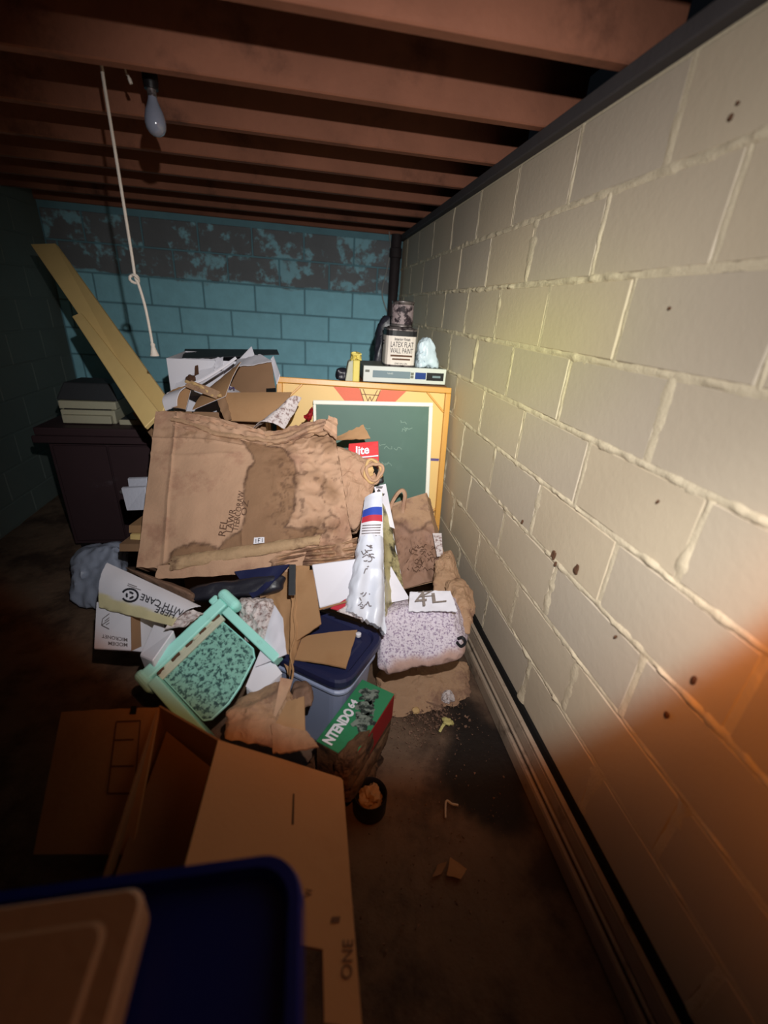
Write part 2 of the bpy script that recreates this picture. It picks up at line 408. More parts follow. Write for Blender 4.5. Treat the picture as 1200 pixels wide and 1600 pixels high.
m_brownink = mat('brown_ink', srgb(92, 66, 52), .8)
m_blackbag = mat('black_plastic_bag', srgb(38, 38, 48), .4, .2, 6, .3, 18, spec=.5)
m_navy = mat('navy_plastic', srgb(34, 38, 72), .4, .1, 6, .04, 60, spec=.5)
m_tub = mat('hazy_blue_plastic', srgb(150, 160, 190), .4, .1, 5, .03, 60, spec=.5)
m_mint = mat('mint_plastic', srgb(164, 232, 222), .5, .08, 8, .06, 60, tint=srgb(120, 176, 160), tsc=14, tlo=.55, thi=.8)
m_mould = mat('mint_plastic_mould', srgb(136, 190, 176), .8, .15, 14, .3, 80, tint=srgb(52, 84, 84), tsc=85, tlo=.46, thi=.6)
m_grime = mat('grimy_cream_plastic', srgb(190, 190, 170), .8, .2, 20, .2, 60)
m_green = mat('green_printed_carton', srgb(52, 128, 88), .45, .12, 8, .04, 60, tint=srgb(40, 100, 66), tsc=6)
m_redcard = mat('red_printed_carton', srgb(150, 30, 36), .4, .15, 8, .05, 60)
m_greypic = mat('grey_printed_picture', srgb(120, 130, 122), .6, .5, 60, 0, 60, tint=srgb(40, 48, 46), tsc=50, tlo=.45, thi=.55)
m_dirtcard = mat('rotten_carton', srgb(92, 66, 46), .85, .4, 16, .4, 60, tint=srgb(44, 30, 22), tsc=14)
m_mag = mat('red_pack', srgb(214, 62, 66), .45, .08)
m_blue = mat('blue_print', srgb(54, 78, 176), .5, .05)
m_redp = mat('red_print', srgb(190, 56, 70), .5, .05)
m_fold = mat('grey_brown_fold', srgb(176, 146, 114), .75, .2, 8, .3, 60, tint=srgb(112, 86, 68), tsc=9, tlo=.5, thi=.7)
m_foil = mat('olive_foil_gusset', srgb(190, 180, 136), .35, .4, 14, .4, 26, metal=.35, tint=srgb(70, 66, 54), tsc=12)
m_speck = mat('speckled_paper', srgb(214, 204, 216), .8, .12, 10, .3, 60, tint=srgb(140, 120, 148), tsc=130, tlo=.48, thi=.62, stain=srgb(178, 146, 136))
m_vcr = mat('silver_plastic', srgb(206, 210, 206), .4, .05, 6, .02, 60, spec=.5)
m_vcrtop = mat('grey_metal_cover', srgb(110, 112, 104), .5, .1)
m_dark = mat('dark_plastic', srgb(30, 30, 34), .45, .1, 6, .03)
m_panel = mat('grey_display_panel', srgb(120, 138, 146), .3, .05, 6, 0)
m_bluedisp = mat('blue_display', srgb(42, 66, 130), .3, .05, 6, 0)
m_tin = mat('grimy_tin', srgb(120, 112, 112), .4, .4, 16, .15, 40, metal=.5, tint=srgb(44, 36, 40), tsc=22, tlo=.45, thi=.6)
m_lab = mat('paint_can_label', srgb(222, 212, 204), .6, .1, 12, .1, 60)
m_lab2 = mat('grimy_can_label', srgb(150, 134, 136), .6, .5, 26, .2, 60, tint=srgb(44, 34, 40), tsc=24, tlo=.46, thi=.56)
m_maroon = mat('dark_maroon_veneer', srgb(58, 42, 46), .55, .15, 4, .05, 30, tint=srgb(80, 70, 76), tsc=9, tlo=.6, thi=.8)
m_beige = mat('beige_machine_plastic', srgb(176, 172, 150), .5, .06)
m_charcoal = mat('charcoal_plastic', srgb(52, 54, 58), .5, .1)
m_yellow = mat('yellow_plastic', srgb(222, 204, 110), .5, .08)
m_rope = mat('white_cotton_rope', srgb(196, 186, 176), .9, .12, 60, .3, 200)
m_bulb = mat('frosted_bulb_glass', srgb(120, 124, 140), .12, .05, 6, 0, spec=.6, coat=.5)
m_socket = mat('dark_bakelite', srgb(20, 18, 20), .4)
m_pipe = mat('corroded_pipe', srgb(46, 38, 40), .7, .4, 20, .3, 50)
m_cable = mat('pale_cable', srgb(150, 150, 146), .6)
m_tanfore = mat('tan_lid_plastic', srgb(160, 132, 112), .5, .06)
m_bluefore = mat('deep_blue_plastic', srgb(14, 34, 140), .4, .1, 5, .02, 40, spec=.5)
m_scrap = mat('yellow_scrap', srgb(206, 196, 130), .8)
m_leaf = mat('brown_debris', srgb(128, 100, 84), .9, .4, 20, .4, 60)
m_whitepanel = mat('white_panel', srgb(214, 216, 232), .5, .03)

# ------------------------------------------------------------------ structure
XR, YB, XL, ZT, CS = .781, 4.158, -1.94, 1.99, .2032
BL_ = .4064
def unit_block():
    g = cbox((0, 0, 0), (1, 0, 0), (0, 1, 0), (0, 0, 1), 0)
    return g
def rblock(lx, ly, lz, seedv):
    """one painted block, centred, edges rounded"""
    return cbox((0, 0, 0), (lx, 0, 0), (0, ly, 0), (0, 0, lz), .004, 1)
def block_wall(wall, along, x_or_y, sgn, s0, s1, ph, gap, proud, mt, n0=0):
    """blocks in running bond as children of a wall; meshes shared between equal lengths"""
    cache = {}
    for k in range(n0, 10):
        zt, zb = ZT - k * CS, max(ZT - (k + 1) * CS, 0.0)
        p = ph[k % 2] * BL_; e = p + math.floor((s0 - p) / BL_) * BL_
        while e < s1 - .02:
            a, b = max(e, s0), min(e + BL_, s1); e += BL_
            if b - a < .04: continue
            L, Hh = round(b - a - gap, 3), round(zt - zb - gap, 3)
            key = (L, Hh)
            if key not in cache:
                g = rblock(.03, L, Hh, 0) if along == 'y' else rblock(L, .03, Hh, 0)
                me = bpy.data.meshes.new('block'); me.from_pydata(g.v, [], g.f); me.materials.append(mt); cache[key] = me
            o = bpy.data.objects.new('block', cache[key]); C.objects.link(o); o.parent = wall
            d = proud + random.uniform(-.001, .001)
            off = x_or_y + sgn * (d - .015)
            o.location = (off, (a + b) / 2, (zt + zb) / 2) if along == 'y' else ((a + b) / 2, off, (zt + zb) / 2)
            o.rotation_euler = (random.uniform(-.003, .003), 0, random.uniform(-.003, .003))
wr = struct('wall_right', obox((XR, -.9, -.05), (.12, 0, 0), (0, YB + 1.0, 0), (0, 0, ZT + .05), 0), m_mortar)
block_wall(wr, 'y', XR, -1, -.8, YB - .004, (.66, .13), .013, .0035, m_wall)
# lumpy painted-over mortar beads
def bead(P0, P1, nrm, side, wdt, amp, seed, step=.012):
    n = max(6, int((P1 - P0).length / step)); g = G(); W = 6
    for i in range(n + 1):
        p = P0.lerp(P1, i / n)
        wob = noise.noise(p * 7 + V((seed, 0, 0))) * .007 + noise.noise(p * 45 + V((seed, 0, 0))) * .004
        ww = wdt * (1 + .7 * noise.noise(p * 16 + V((0, seed, 0))))
        am = amp * max(.15, .75 + 1.1 * noise.noise(p * 2.6 + V((0, 0, seed * 2))))
        hh = am * max(.08, .5 + 1.3 * noise.noise(p * 24 + V((seed, seed, 0))) + .7 * noise.noise(p * 70))
        for j in range(W + 1):
            s = (j / W - .5) * 2
            g.v.append(p + side * (wob + s * ww) + nrm * (hh * (1 - s * s) * (1 + .5 * noise.noise(p * 90 + V((j, 0, 0)))) - .0005 * abs(s) - .001))
    for i in range(n):
        for j in range(W):
            a = i * (W + 1) + j; g.f.append((a, a + 1, a + W + 2, a + W + 1))
    return g
gm = G(); nx = V((-1, 0, 0)); xf = XR - .003
for k in range(1, 10):
    z = ZT - k * CS
    gm.add(bead(V((xf, 0, z)), V((xf, YB, z)), nx, V((0, 0, 1)), .011, .0065, k * 3.1))
for k in range(10):
    p = (.66, .13)[k % 2] * BL_
    while p < YB:
        if p > .1:
            rr = random.random()
            gm.add(bead(V((xf, p + random.uniform(-.004, .004), max(0, ZT - (k + 1) * CS + .004))), V((xf, p, ZT - k * CS - .004)), nx, V((0, 1, 0)), (.008 + .022 * rr * rr), .0035 + .003 * rr, k + p * 5, .014))
        p += BL_
o = part('mortar', gm, m_mortar, wr); o['kind'] = 'stuff'
for (x, y, s) in ((865, 866, .011), (901, 888, .012), (868, 880, .006), (1142, 182, .004), (1153, 160, .002), (816, 815, .006), (1028, 783, .003), (962, 995, .003), (1046, 481, .003), (1084, 1062, .006), (1042, 1116, .006)):
    c = AP(x, y, V((XR - .008, 0, 0)), V((1, 0, 0)))
    part('rust_stain', softhex([c + V((.004 * a, s * b * .8, s * d)) for d in (-1.6, 1.2) for a, b in ((-1, -1), (1, -1), (1, 1), (-1, 1))], 4, 2.5, s * .5, 90, x), m_rust, wr)

def paint_mat(name, base, bare, z0, amp):
    m = bpy.data.materials.new(name); m.use_nodes = True; t = NT(m.node_tree); b = t.n['Principled BSDF']
    pos = t.new('ShaderNodeNewGeometry').outputs['Position']; sx = t.new('ShaderNodeSeparateXYZ'); t.l.new(pos, sx.inputs[0])
    n1 = t.noise(pos, 3.2, 6, .6); n2 = t.noise(pos, 11, 5, .6)
    h = t.m('ADD', sx.outputs[2], t.m('MULTIPLY', t.m('SUBTRACT', n1, .5), amp))
    bare_f = t.ramp(h, z0 - .012, z0 + .012)
    patch = t.ramp(t.m('ADD', n2, t.m('MULTIPLY', t.m('SUBTRACT', n1, .5), .6)), .50, .64)
    bf = t.m('MULTIPLY', bare_f, t.m('SUBTRACT', 1.0, T1(t, patch, .75)))
    c = t.mix(n2, tuple(x * .8 for x in base), tuple(x * 1.15 for x in base)); d = t.mix(n1, tuple(x * .6 for x in bare), tuple(x * 1.2 for x in bare))
    t.put(b.inputs['Base Color'], t.mix(bf, c, d)); b.inputs['Roughness'].default_value = .75
    bp = t.new('ShaderNodeBump'); bp.inputs['Strength'].default_value = .35; bp.inputs['Distance'].default_value = .01
    t.l.new(t.noise(pos, 40, 6, .65), bp.inputs['Height']); t.l.new(bp.outputs[0], b.inputs['Normal'])
    return m
def T1(t, a, k): return t.m('MULTIPLY', a, k)
m_blueblk = paint_mat('blue_paint_over_block', srgb(146, 206, 222), srgb(116, 120, 124), 1.585, .16)
m_greyblk = mat('bare_grey_block', srgb(100, 110, 106), .85, .12, 2, .3, 40)
m_bluejoint = mat('dirty_blue_joint', srgb(104, 144, 156), .85, .25, 6, .3, 60)
wb = struct('wall_back', obox((XL - .1, YB, -.05), (XR - XL + .2, 0, 0), (0, .12, 0), (0, 0, 2.3), 0), m_bluejoint)
block_wall(wb, 'x', YB, -1, XL + .004, XR - .004, (-.031 / BL_, -.233 / BL_), .011, .006, m_blueblk)
wl = struct('wall_left', obox((XL - .12, -.9, -.05), (.12, 0, 0), (0, YB + 1.0, 0), (0, 0, 2.3), 0), m_greyblk)
block_wall(wl, 'y', XL, 1, 1.6, YB - .004, (.3, .8), .010, .004, m_greyblk)
# floor: uneven, grimy
def floor_geo():
    g = G(); nx_, ny_ = 90, 160
    for j in range(ny_ + 1):
        for i in range(nx_ + 1):
            x = XL + (XR - XL) * i / nx_; y = -.9 + (YB + .9) * j / ny_
            p = V((x * 3, y * 3, 0)); z = .006 * noise.noise(p) + .004 * noise.noise(p * 3.3) + .003 * noise.noise(p * 9)
            g.v.append(V((x, y, z - .006)))
    W = nx_ + 1
    for j in range(ny_):
        for i in range(nx_): a = j * W + i; g.f.append((a, a + 1, a + W + 1, a + W))
    return g
gf = floor_geo(); gf.at['mask'] = []
wet = V((.62, 1.0, 0))
for p in gf.v:
    q = V((p.x * 4, p.y * 4, 0)); d = math.hypot((p.x - .62) / .15, (p.y - .95) / .26) + .5 * noise.noise(q * 1.3)
    gf.at['mask'].append(1 - sst(d, .8, 1.2))
m_floor = mat('dirty_floor', srgb(112, 90, 74), .7, .3, 3, .5, 30, tint=srgb(66, 50, 42), tsc=2.6, tlo=.42, thi=.62, stain=srgb(34, 27, 24))
floor = struct('floor', gf, m_floor)
# ceiling: boards over joists, sill plate on the wall
ZJ = 2.03
ceil = struct('ceiling', obox((XL - .1, -.9, ZJ + .225), (XR - XL + .3, 0, 0), (0, YB + 1, 0), (0, 0, .05), 0), m_sub)
for i in range(19):
    x = XL + .0 + i * .145
    part('subfloor_board', obox((x, -.9, ZJ + .2), (.141, 0, 0), (0, YB + 1, 0), (0, 0, .024), .002), m_sub, ceil)
for i in range(10):
    y = .455 + i * .4085
    g = obox((XL - .05, y, ZJ), (XR - XL + .14, 0, 0), (0, .042, 0), (0, 0, .2), .004)
    part('joist', g, m_joist, ceil)
trim = struct('trim_1', obox((XR - .035, -.9, ZT), (.14, 0, 0), (0, YB + .9, 0), (0, 0, ZJ - ZT), .004), m_sill)
# narrow bright gap of daylight over the back wall is only a paint chip there
# metal channel along the foot of the right wall
def extr(prof, y0, y1, n=14):
    g = G(); g.sm = False
    R = []
    for i in range(n + 1):
        y = y0 + (y1 - y0) * i / n; R.append([V((a, y, b)) for a, b in prof])
    return loft(R)
bb = struct('baseboard_right', extr([(.745, 0), (.745, .15), (.781, .15), (.781, 0)], -.7, 2.2), m_trim)
part('lower_rail', extr([(.722, .0), (.722, .052), (.725, .062), (.732, .067), (.739, .062), (.745, .05), (.745, .0)], -.7, 2.2), m_trim, bb)
part('painted_groove_shade', extr([(.738, .0), (.738, .078), (.745, .08), (.745, 0)], -.7, 2.2), m_black, bb)  # solid black strip: the groove's shade is put into its colour
part('middle_bead', extr([(.733, .078), (.733, .086), (.739, .089), (.745, .086), (.745, .078)], -.7, 2.2), m_trim, bb)
part('upper_face', extr([(.740, .098), (.744, .136), (.756, .139), (.756, .098)], -.7, 2.2), m_trim, bb)
part('painted_gap_shade', extr([(.757, .139), (.768, .170), (.7815, .175), (.7815, .13)], -.7, 2.2), m_black, bb)  # no open gap: a black strip paints the dark between channel and wall

# ================================================================== things against the back and left
# ---- dark cabinet with a beige machine on it
cab = thing('cabinet', (-1.12, 2.88, 0), 'dark maroon cabinet with dusty scuffed top, at the left under a beige machine', 'cabinet')
part('body', obox((-1.43, 2.60, .04), (.62, 0, 0), (0, .58, 0), (0, 0, .69), .004), m_maroon, cab)
part('plinth', obox((-1.41, 2.62, 0), (.58, 0, 0), (0, .54, 0), (0, 0, .045), .002), m_black, cab)
part('top_panel', obox((-1.47, 2.57, .73), (.70, 0, 0), (0, .64, 0), (0, 0, .045), .006, 2), m_maroon, cab)
part('door', obox((-1.405, 2.585, .07), (.27, 0, 0), (0, .016, 0), (0, 0, .60), .003), m_maroon, cab)
d2 = part('door', obox((-1.125, 2.585, .07), (.27, 0, 0), (0, .016, 0), (0, 0, .60), .003), m_maroon, cab)
part('knob', lathe([(.004, 0), (.006, .01), (.012, .016), (.012, .024), (.004, .028)], (-1.09, 2.586, .40), (0, -1, 0), 12), m_tin, d2)
part('corner_moulding', obox((-1.485, 2.56, .69), (.72, 0, 0), (0, .02, 0), (0, 0, .04), .005), m_maroon, cab)
zt = .775
mc = thing('desk_machine', (-1.23, 2.83, zt), 'beige desk machine with stepped front and charcoal lid on dark cabinet', 'machine')
X0, Y0 = -1.37, 2.68
part('housing', obox((X0, Y0, zt), (.28, 0, 0), (0, .26, 0), (0, 0, .075), .006, 2), m_beige, mc)
part('front_tray', obox((X0 + .015, Y0 - .03, zt + .006), (.25, 0, 0), (0, .05, 0), (0, 0, .045), .005, 2), m_beige, mc)
part('upper_housing', obox((X0 - .008, Y0 + .012, zt + .077), (.296, 0, 0), (0, .25, 0), (0, 0, .045), .006, 2), m_beige, mc)
part('lid', hexa([V((X0 - .02, Y0 + .02, zt + .125)), V((X0 + .30, Y0 + .02, zt + .125)), V((X0 + .30, Y0 + .27, zt + .125)), V((X0 - .02, Y0 + .27, zt + .125)),
                  V((X0 + .02, Y0 + .06, zt + .215)), V((X0 + .26, Y0 + .06, zt + .215)), V((X0 + .25, Y0 + .25, zt + .215)), V((X0 + .03, Y0 + .25, zt + .215))], .008, 2), m_charcoal, mc)
part('slot', obox((X0 + .02, Y0 + .008, zt + .076), (.24, 0, 0), (0, .01, 0), (0, 0, .005), 0), m_dark, mc)
mc2 = thing('small_pad', (-.98, 2.76, zt), 'flat beige pad lying to the right of the beige machine', 'pad')
part('body', obox((-1.07, 2.66, zt), (.17, 0, 0), (0, .2, 0), (0, 0, .03), .005, 2), m_beige, mc2)
part('rim', obox((-1.062, 2.668, zt + .03), (.154, 0, 0), (0, .184, 0), (0, 0, .004), .001), m_charcoal, mc2)

# ---- planks leaning out of the pile
def plank(name, a0, a1, b0, b1, th, label, g='leaning timber'):
    """a0,a1: the two corners of the top end; b0,b1: of the lower end"""
    a0, a1, b0, b1 = V(a0), V(a1), V(b0), V(b1); n = (b1 - b0).cross(a0 - b0).normalized() * -th
    if n.dot(EYE - a0) > 0: n = -n
    return hexa([b0, b1, b1 + n, b0 + n, a0, a1, a1 + n, a0 + n], .003, 1)
P1 = plank('plank', A(47, 381, 2.45), A(86, 380, 2.47), A(243, 668, 1.98), A(262, 625, 2.0), .024, '')
single('plank', P1, m_wood, 'long wide pale board leaning up to the left', 'plank', 'leaning boards')
P2 = plank('plank', A(112, 494, 2.17), A(126, 488, 2.18), A(226, 668, 1.87), A(249, 645, 1.89), .022, '')
single('plank', P2, m_wood, 'shorter narrow pale board leaning along the underside of the long board', 'plank', 'leaning boards')
P3 = plank('plank', A(206, 645, 2.06), A(214, 640, 2.07), A(236, 682, 1.98), A(243, 676, 1.99), .05, '')
single('wood_stub', P3, m_card2, 'short brown wood stub below the leaning boards', 'board', 'leaning boards')

# ---- bare bulb and pull ropes on the joists
bx = V((-.464, 1.83, 0))
bl = thing('light_bulb', (bx.x, bx.y, 1.9), 'unlit frosted bulb hanging bare between the ceiling joists', 'light bulb')
part('glass', lathe([(.012, .068), (.014, .058), (.019, .045), (.026, .030), (.030, .012), (.0305, 0), (.028, -.012), (.021, -.023), (.010, -.029), (.001, -.0305)], (bx.x, bx.y, 1.945), (0, 0, 1), 24), m_bulb, bl)
part('screw_base', lathe([(.0125, .0), (.0135, .004), (.0125, .008), (.0135, .012), (.0125, .016), (.0135, .02), (.0125, .024)], (bx.x, bx.y, 2.010), (0, 0, 1), 16), m_tin, bl)
part('socket', lathe([(.02, 0), (.022, .02), (.022, .05), (.015, .065), (.006, .07)], (bx.x, bx.y, 2.028), (0, 0, 1), 16), m_socket, bl)
part('flex', tube([(bx.x, bx.y, 2.09), (bx.x + .004, bx.y, 2.16), (bx.x, bx.y, 2.232)], .004, 6), m_dark, bl)
def rope_pts(px, Y, n):
    return [AP(x, y, V((0, Y, 0)), V((0, 1, 0))) for x, y in px]
rp = thing('pull_rope', AP(240, 550, V((0, 1.8, 0)), V((0, 1, 0))), 'white knotted rope hanging from the joists, frayed at its end', 'rope')
pts = rope_pts([(157, 95), (163, 133), (178, 225), (195, 330), (207, 405), (211, 432)], 1.8, 0)
pts[0] = V((pts[0].x, 1.8, 2.232)) if False else pts[0]
top = V((pts[0].x - .005, 1.8, 2.231))
part('cord', tube(spline([top] + pts + rope_pts([(217, 446), (227, 480), (235, 520), (238, 538)], 1.8, 0), 6), .0046, 7), m_rope, rp)
kc = rope_pts([(211, 436)], 1.8, 0)[0]
kn = [kc + V((.012 * math.cos(a) - .002, .010 * math.sin(a * 1.5), .012 * math.sin(a))) for a in [i * .55 for i in range(16)]]
part('knot', tube(kn, .0046, 7), m_rope, rp)
e0, e1 = rope_pts([(238, 536), (241, 552)], 1.8, 0)
part('frayed_end', lathe([(.006, 0), (.0085, .006), (.007, .012), (.013, .035), (.016, .044), (.006, .046)], e0, e1 - e0, 10), m_rope, rp)
st = single('pull_string', tube(spline([AP(193, 84, V((0, 1.8, 0)), V((0, 1, 0))) + V((0, 0, .1)), AP(195, 105, V((0, 1.8, 0)), V((0, 1, 0))), AP(200, 118, V((0, 1.8, 0)), V((0, 1, 0))), AP(205, 131, V((0, 1.8, 0)), V((0, 1, 0)))], 6), [.003] * 14 + [.005] * 5, 6), m_rope,
            'short pale pull string hanging from the joists beside the bulb', 'string')
st['label'] = 'short pale pull string hanging from the joists beside the bulb'

# ---- pipe and cable in the corner
pc = thing('drain_pipe', (.715, 4.10, 0), 'dark corroded vertical pipe in the corner behind the paint cans', 'pipe')
part('pipe_run', lathe([(.042, 0), (.042, 1.5), (.044, 1.98), (.042, 2.03)], (.715, 4.10, 0), (0, 0, 1), 16), m_pipe, pc)
part('coupling', lathe([(.042, 0), (.052, .006), (.052, .07), (.042, .076)], (.715, 4.10, 1.86), (0, 0, 1), 16), m_pipe, pc)
part('coupling', lathe([(.042, 0), (.052, .006), (.052, .07), (.042, .076)], (.715, 4.10, 1.30), (0, 0, 1), 16), m_pipe, pc)
single('cable', tube(spline([AP(x, y, V((0, 4.12, 0)), V((0, 1, 0))) for x, y in ((608, 362), (610, 385), (607, 410), (600, 440), (597, 455), (599, 470), (606, 490))], 5), .0045, 6), m_cable,
       'thin pale cable hanging beside the dark corner pipe', 'cable')
# ---- brown cabinet behind the games board carrying the recorder and cans
PT = AZ(706, 606, 0)
cz = 1.105
bc = thing('stand_cabinet', (.50, 2.62, 0), 'brown wooden cabinet hidden behind the framed games board, its side showing', 'cabinet')
part('body', obox((.20, 2.42, 0), (.553, 0, 0), (0, .40, 0), (0, 0, cz - .02), .003), m_brownprint, bc)
part('top_panel', obox((.195, 2.405, cz - .02), (.563, 0, 0), (0, .42, 0), (0, 0, .02), .003), m_brownprint, bc)

# ---- video recorder
vy = 2.43
p0, p1 = AP(567, 598, V((0, vy, 0)), V((0, 1, 0))), AP(700, 604, V((0, vy, 0)), V((0, 1, 0)))
vx0, vx1 = p0.x, min(p1.x, .752); vw = vx1 - vx0; vh = .083
vc = thing('video_recorder', ((vx0 + vx1) / 2, vy + .14, cz), 'silver video recorder with blue display under the paint cans', 'video recorder')
part('case', obox((vx0 + .002, vy + .012, cz + .006), (vw - .004, 0, 0), (0, .27, 0), (0, 0, vh - .006), .003), m_vcrtop, vc)
fp = part('front_panel', obox((vx0, vy - .006, cz + .004), (vw, 0, 0), (0, .02, 0), (0, 0, vh), .004, 2), m_vcr, vc)
def vq(a, b, c, d, m, nm, pa, dd=.003): part(nm, obox((vx0 + vw * a, vy - .006 - dd, cz + .004 + vh * b), (vw * (c - a), 0, 0), (0, dd + .002, 0), (0, 0, vh * (d - b)), .0008), m, pa)
vq(.11, .30, .56, .74, m_panel, 'tape_flap', fp); vq(.62, .30, .75, .72, m_bluedisp, 'display', fp); vq(.76, .24, .97, .74, m_dark, 'control_panel', fp)
vq(.565, .34, .60, .50, m_vcrtop, 'button', fp, .004); vq(.565, .54, .60, .70, m_vcrtop, 'button', fp, .004); vq(.83, .42, .93, .56, m_panel, 'jog_button', fp, .005)
vq(.02, .62, .07, .76, m_vcrtop, 'power_button', fp, .004)
for fx in (vx0 + .03, vx1 - .05):
    for fy in (vy + .03, vy + .24): part('foot', lathe([(.012, 0), (.012, .007)], (fx + .01, fy, cz), (0, 0, 1), 10), m_dark, vc)
text('lettering', 'VHS', (vx0 + vw * .28, vy - .0092, cz + vh * .58), (vw * .07, 0, 0), (0, 0, .009), m_vcr, vc)
vt = cz + vh + .001
# ---- square paint can and round can on it
pcx = AP(622, 560, V((0, vy + .10, 0)), V((0, 1, 0))).x
def oct_ring(cx, cy, z, r, k=5, n=32):
    out = []
    for i in range(n):
        a = 2 * math.pi * i / n; c, s = math.cos(a), math.sin(a); f = r / (abs(c) ** k + abs(s) ** k) ** (1 / k); out.append((cx + f * c, cy + f * s, z))
    return out
ch = .195; r_ = .083
can = thing('paint_can', (pcx, vy + .10, vt), 'larger paint can with white label, standing on the silver recorder', 'paint can')
part('tin', loft([oct_ring(pcx, vy + .10, vt + z, r) for z, r in ((0, r_), (.006, r_ + .003), (.010, r_), (ch - .03, r_), (ch - .012, r_ * .99), (ch - .01, r_ + .003), (ch - .004, r_ + .003), (ch, r_ * .95))]), m_tin, can)
lb = part('label', loft([oct_ring(pcx, vy + .10, vt + z, r_ + .0015) for z in (.012, ch - .036)], False, False), m_lab, can)
part('label_band', loft([oct_ring(pcx, vy + .10, vt + z, r_ + .002) for z in (ch - .037, ch - .012)], False, False), m_dark, can)
part('lid', loft([oct_ring(pcx, vy + .10, vt + z, r, 2.4) for z, r in ((ch, .07), (ch + .004, .072), (ch + .007, .066))]), m_tin, can)
part('handle_ear', lathe([(.011, 0), (.011, .006), (.005, .009)], (pcx - r_, vy + .10, vt + ch * .62), (-1, 0, 0), 12), m_tin, can)
fy = vy + .10 - r_ - .004
def ct(s, z, h, wd, bold=.0, m=None): text('lettering', s, (pcx - wd / 2, fy, vt + z), (wd, 0, 0), (0, 0, h), m or m_ink, can, bold)
ct('Interior Finish', .136, .014, .085, .015); ct('LATEX FLAT', .104, .026, .124, .0); ct('WALL PAINT', .072, .027, .124, .0)
part('printed_bar', flat([[(0, 0), (1, 0), (1, 1), (0, 1)]], (pcx - .06, fy, vt + .055), (.12, 0, 0), (0, 0, .009), .0012), m_brownink, can)
part('printed_bar', flat([[(0, 0), (1, 0), (1, 1), (0, 1)]], (pcx - .05, fy, vt + .038), (.10, 0, 0), (0, 0, .008), .0012), m_brownink, can); ct('ONE GALLON', .016, .008, .07, .01)
z2 = vt + ch + .008; r2_ = .058; h2 = .125; c2x = pcx + .006
c2 = thing('paint_can', (c2x, vy + .10, z2), 'smaller grimy round can standing on top of the larger paint can', 'paint can')
part('tin', lathe([(r2_, 0), (r2_ + .003, .002), (r2_ + .003, .007), (r2_, .01), (r2_, h2 - .012), (r2_ + .003, h2 - .009), (r2_ + .003, h2 - .002), (r2_ - .004, h2), (r2_ - .006, h2 - .005), (.001, h2 - .005)], (c2x, vy + .10, z2), (0, 0, 1), 28), m_tin, c2)
part('label', lathe([(r2_ + .001, .014), (r2_ + .001, h2 - .018)], (c2x, vy + .10, z2), (0, 0, 1), 28), m_lab2, c2)
part('lid', lathe([(.045, 0), (.046, .004), (.04, .006)], (c2x, vy + .10, z2 + h2 - .005), (0, 0, 1), 24), m_tin, c2)
# ---- pale blue bag, yellow block, black pouch and dark bundle beside them
bx0 = AP(645, 572, V((0, vy + .10, 0)), V((0, 1, 0))).x; bx1 = AP(686, 572, V((0, vy + .10, 0)), V((0, 1, 0))).x
def peak(p, x, y, z): return V((p.x - .02 * z, p.y, p.z - .03 * z * (abs(x - .55) * 2) ** 1.5))
single('plastic_bag', softhex([V((bx0 + .017, vy + .03, vt)), V((bx1 - .005, vy + .03, vt)), V((bx1 - .005, vy + .14, vt)), V((bx0 + .017, vy + .14, vt)), V((bx0 + .035, vy + .05, vt + .15)), V((bx1 - .045, vy + .05, vt + .17)), V((bx1 - .045, vy + .12, vt + .16)), V((bx0 + .035, vy + .12, vt + .14))], 14, 7, .018, 16, 3, peak), m_lightblue,
       'pale blue crumpled plastic bag sitting on the recorder right of the cans', 'plastic bag')
yx = AP(541, 590, V((0, vy, 0)), V((0, 1, 0))).x
yb = thing('yellow_block', (yx + .04, vy + .05, cz), 'yellow and cream block left of the recorder', 'block')
part('cream_wedge', hexa([V((yx - .005, vy, cz)), V((yx + .05, vy, cz)), V((yx + .05, vy + .10, cz)), V((yx - .005, vy + .10, cz)), V((yx + .012, vy + .01, cz + .10)), V((yx + .05, vy + .01, cz + .115)), V((yx + .05, vy + .09, cz + .115)), V((yx + .012, vy + .09, cz + .10))], .004), m_grime, yb)
part('yellow_slab', obox((yx + .034, vy - .012, cz), (.036, 0, 0), (0, .1, 0), (0, 0, .112), .004), m_yellow, yb)
part('torn_top', softhex([V((yx + .03 + .05 * (i in (1, 2)), vy + .06 * (i in (2, 3)), cz + .112 + .035 * (j > 0))) for j in (0, 1) for i in range(4)], 8, 4, .02, 30, 5), m_yellow, yb)
single('pouch', softhex([V((yx - .05 + .055 * (i in (1, 2)), vy + .01 + .08 * (i in (2, 3)), cz + .06 * j)) for j in (0, 1) for i in range(4)], 8, 5, .008, 20, 2), m_blackbag, 'small black pouch at the left end of the row above the games board', 'pouch')
dx_ = AP(592, 560, V((0, 2.76, 0)), V((0, 1, 0))).x
single('dark_bundle', softhex([V((dx_ - .05 + .13 * (i in (1, 2)), 2.722 + .085 * (i in (2, 3)), cz + .33 * j - (.0 if j else 0))) for j in (0, 1) for i in range(4)], 12, 5, .025, 12, 8, lambda p, x, y, z: V((p.x + .05 * z, p.y, p.z))), m_blackbag, 'dark bundled cloth standing behind the larger paint can', 'bundle')

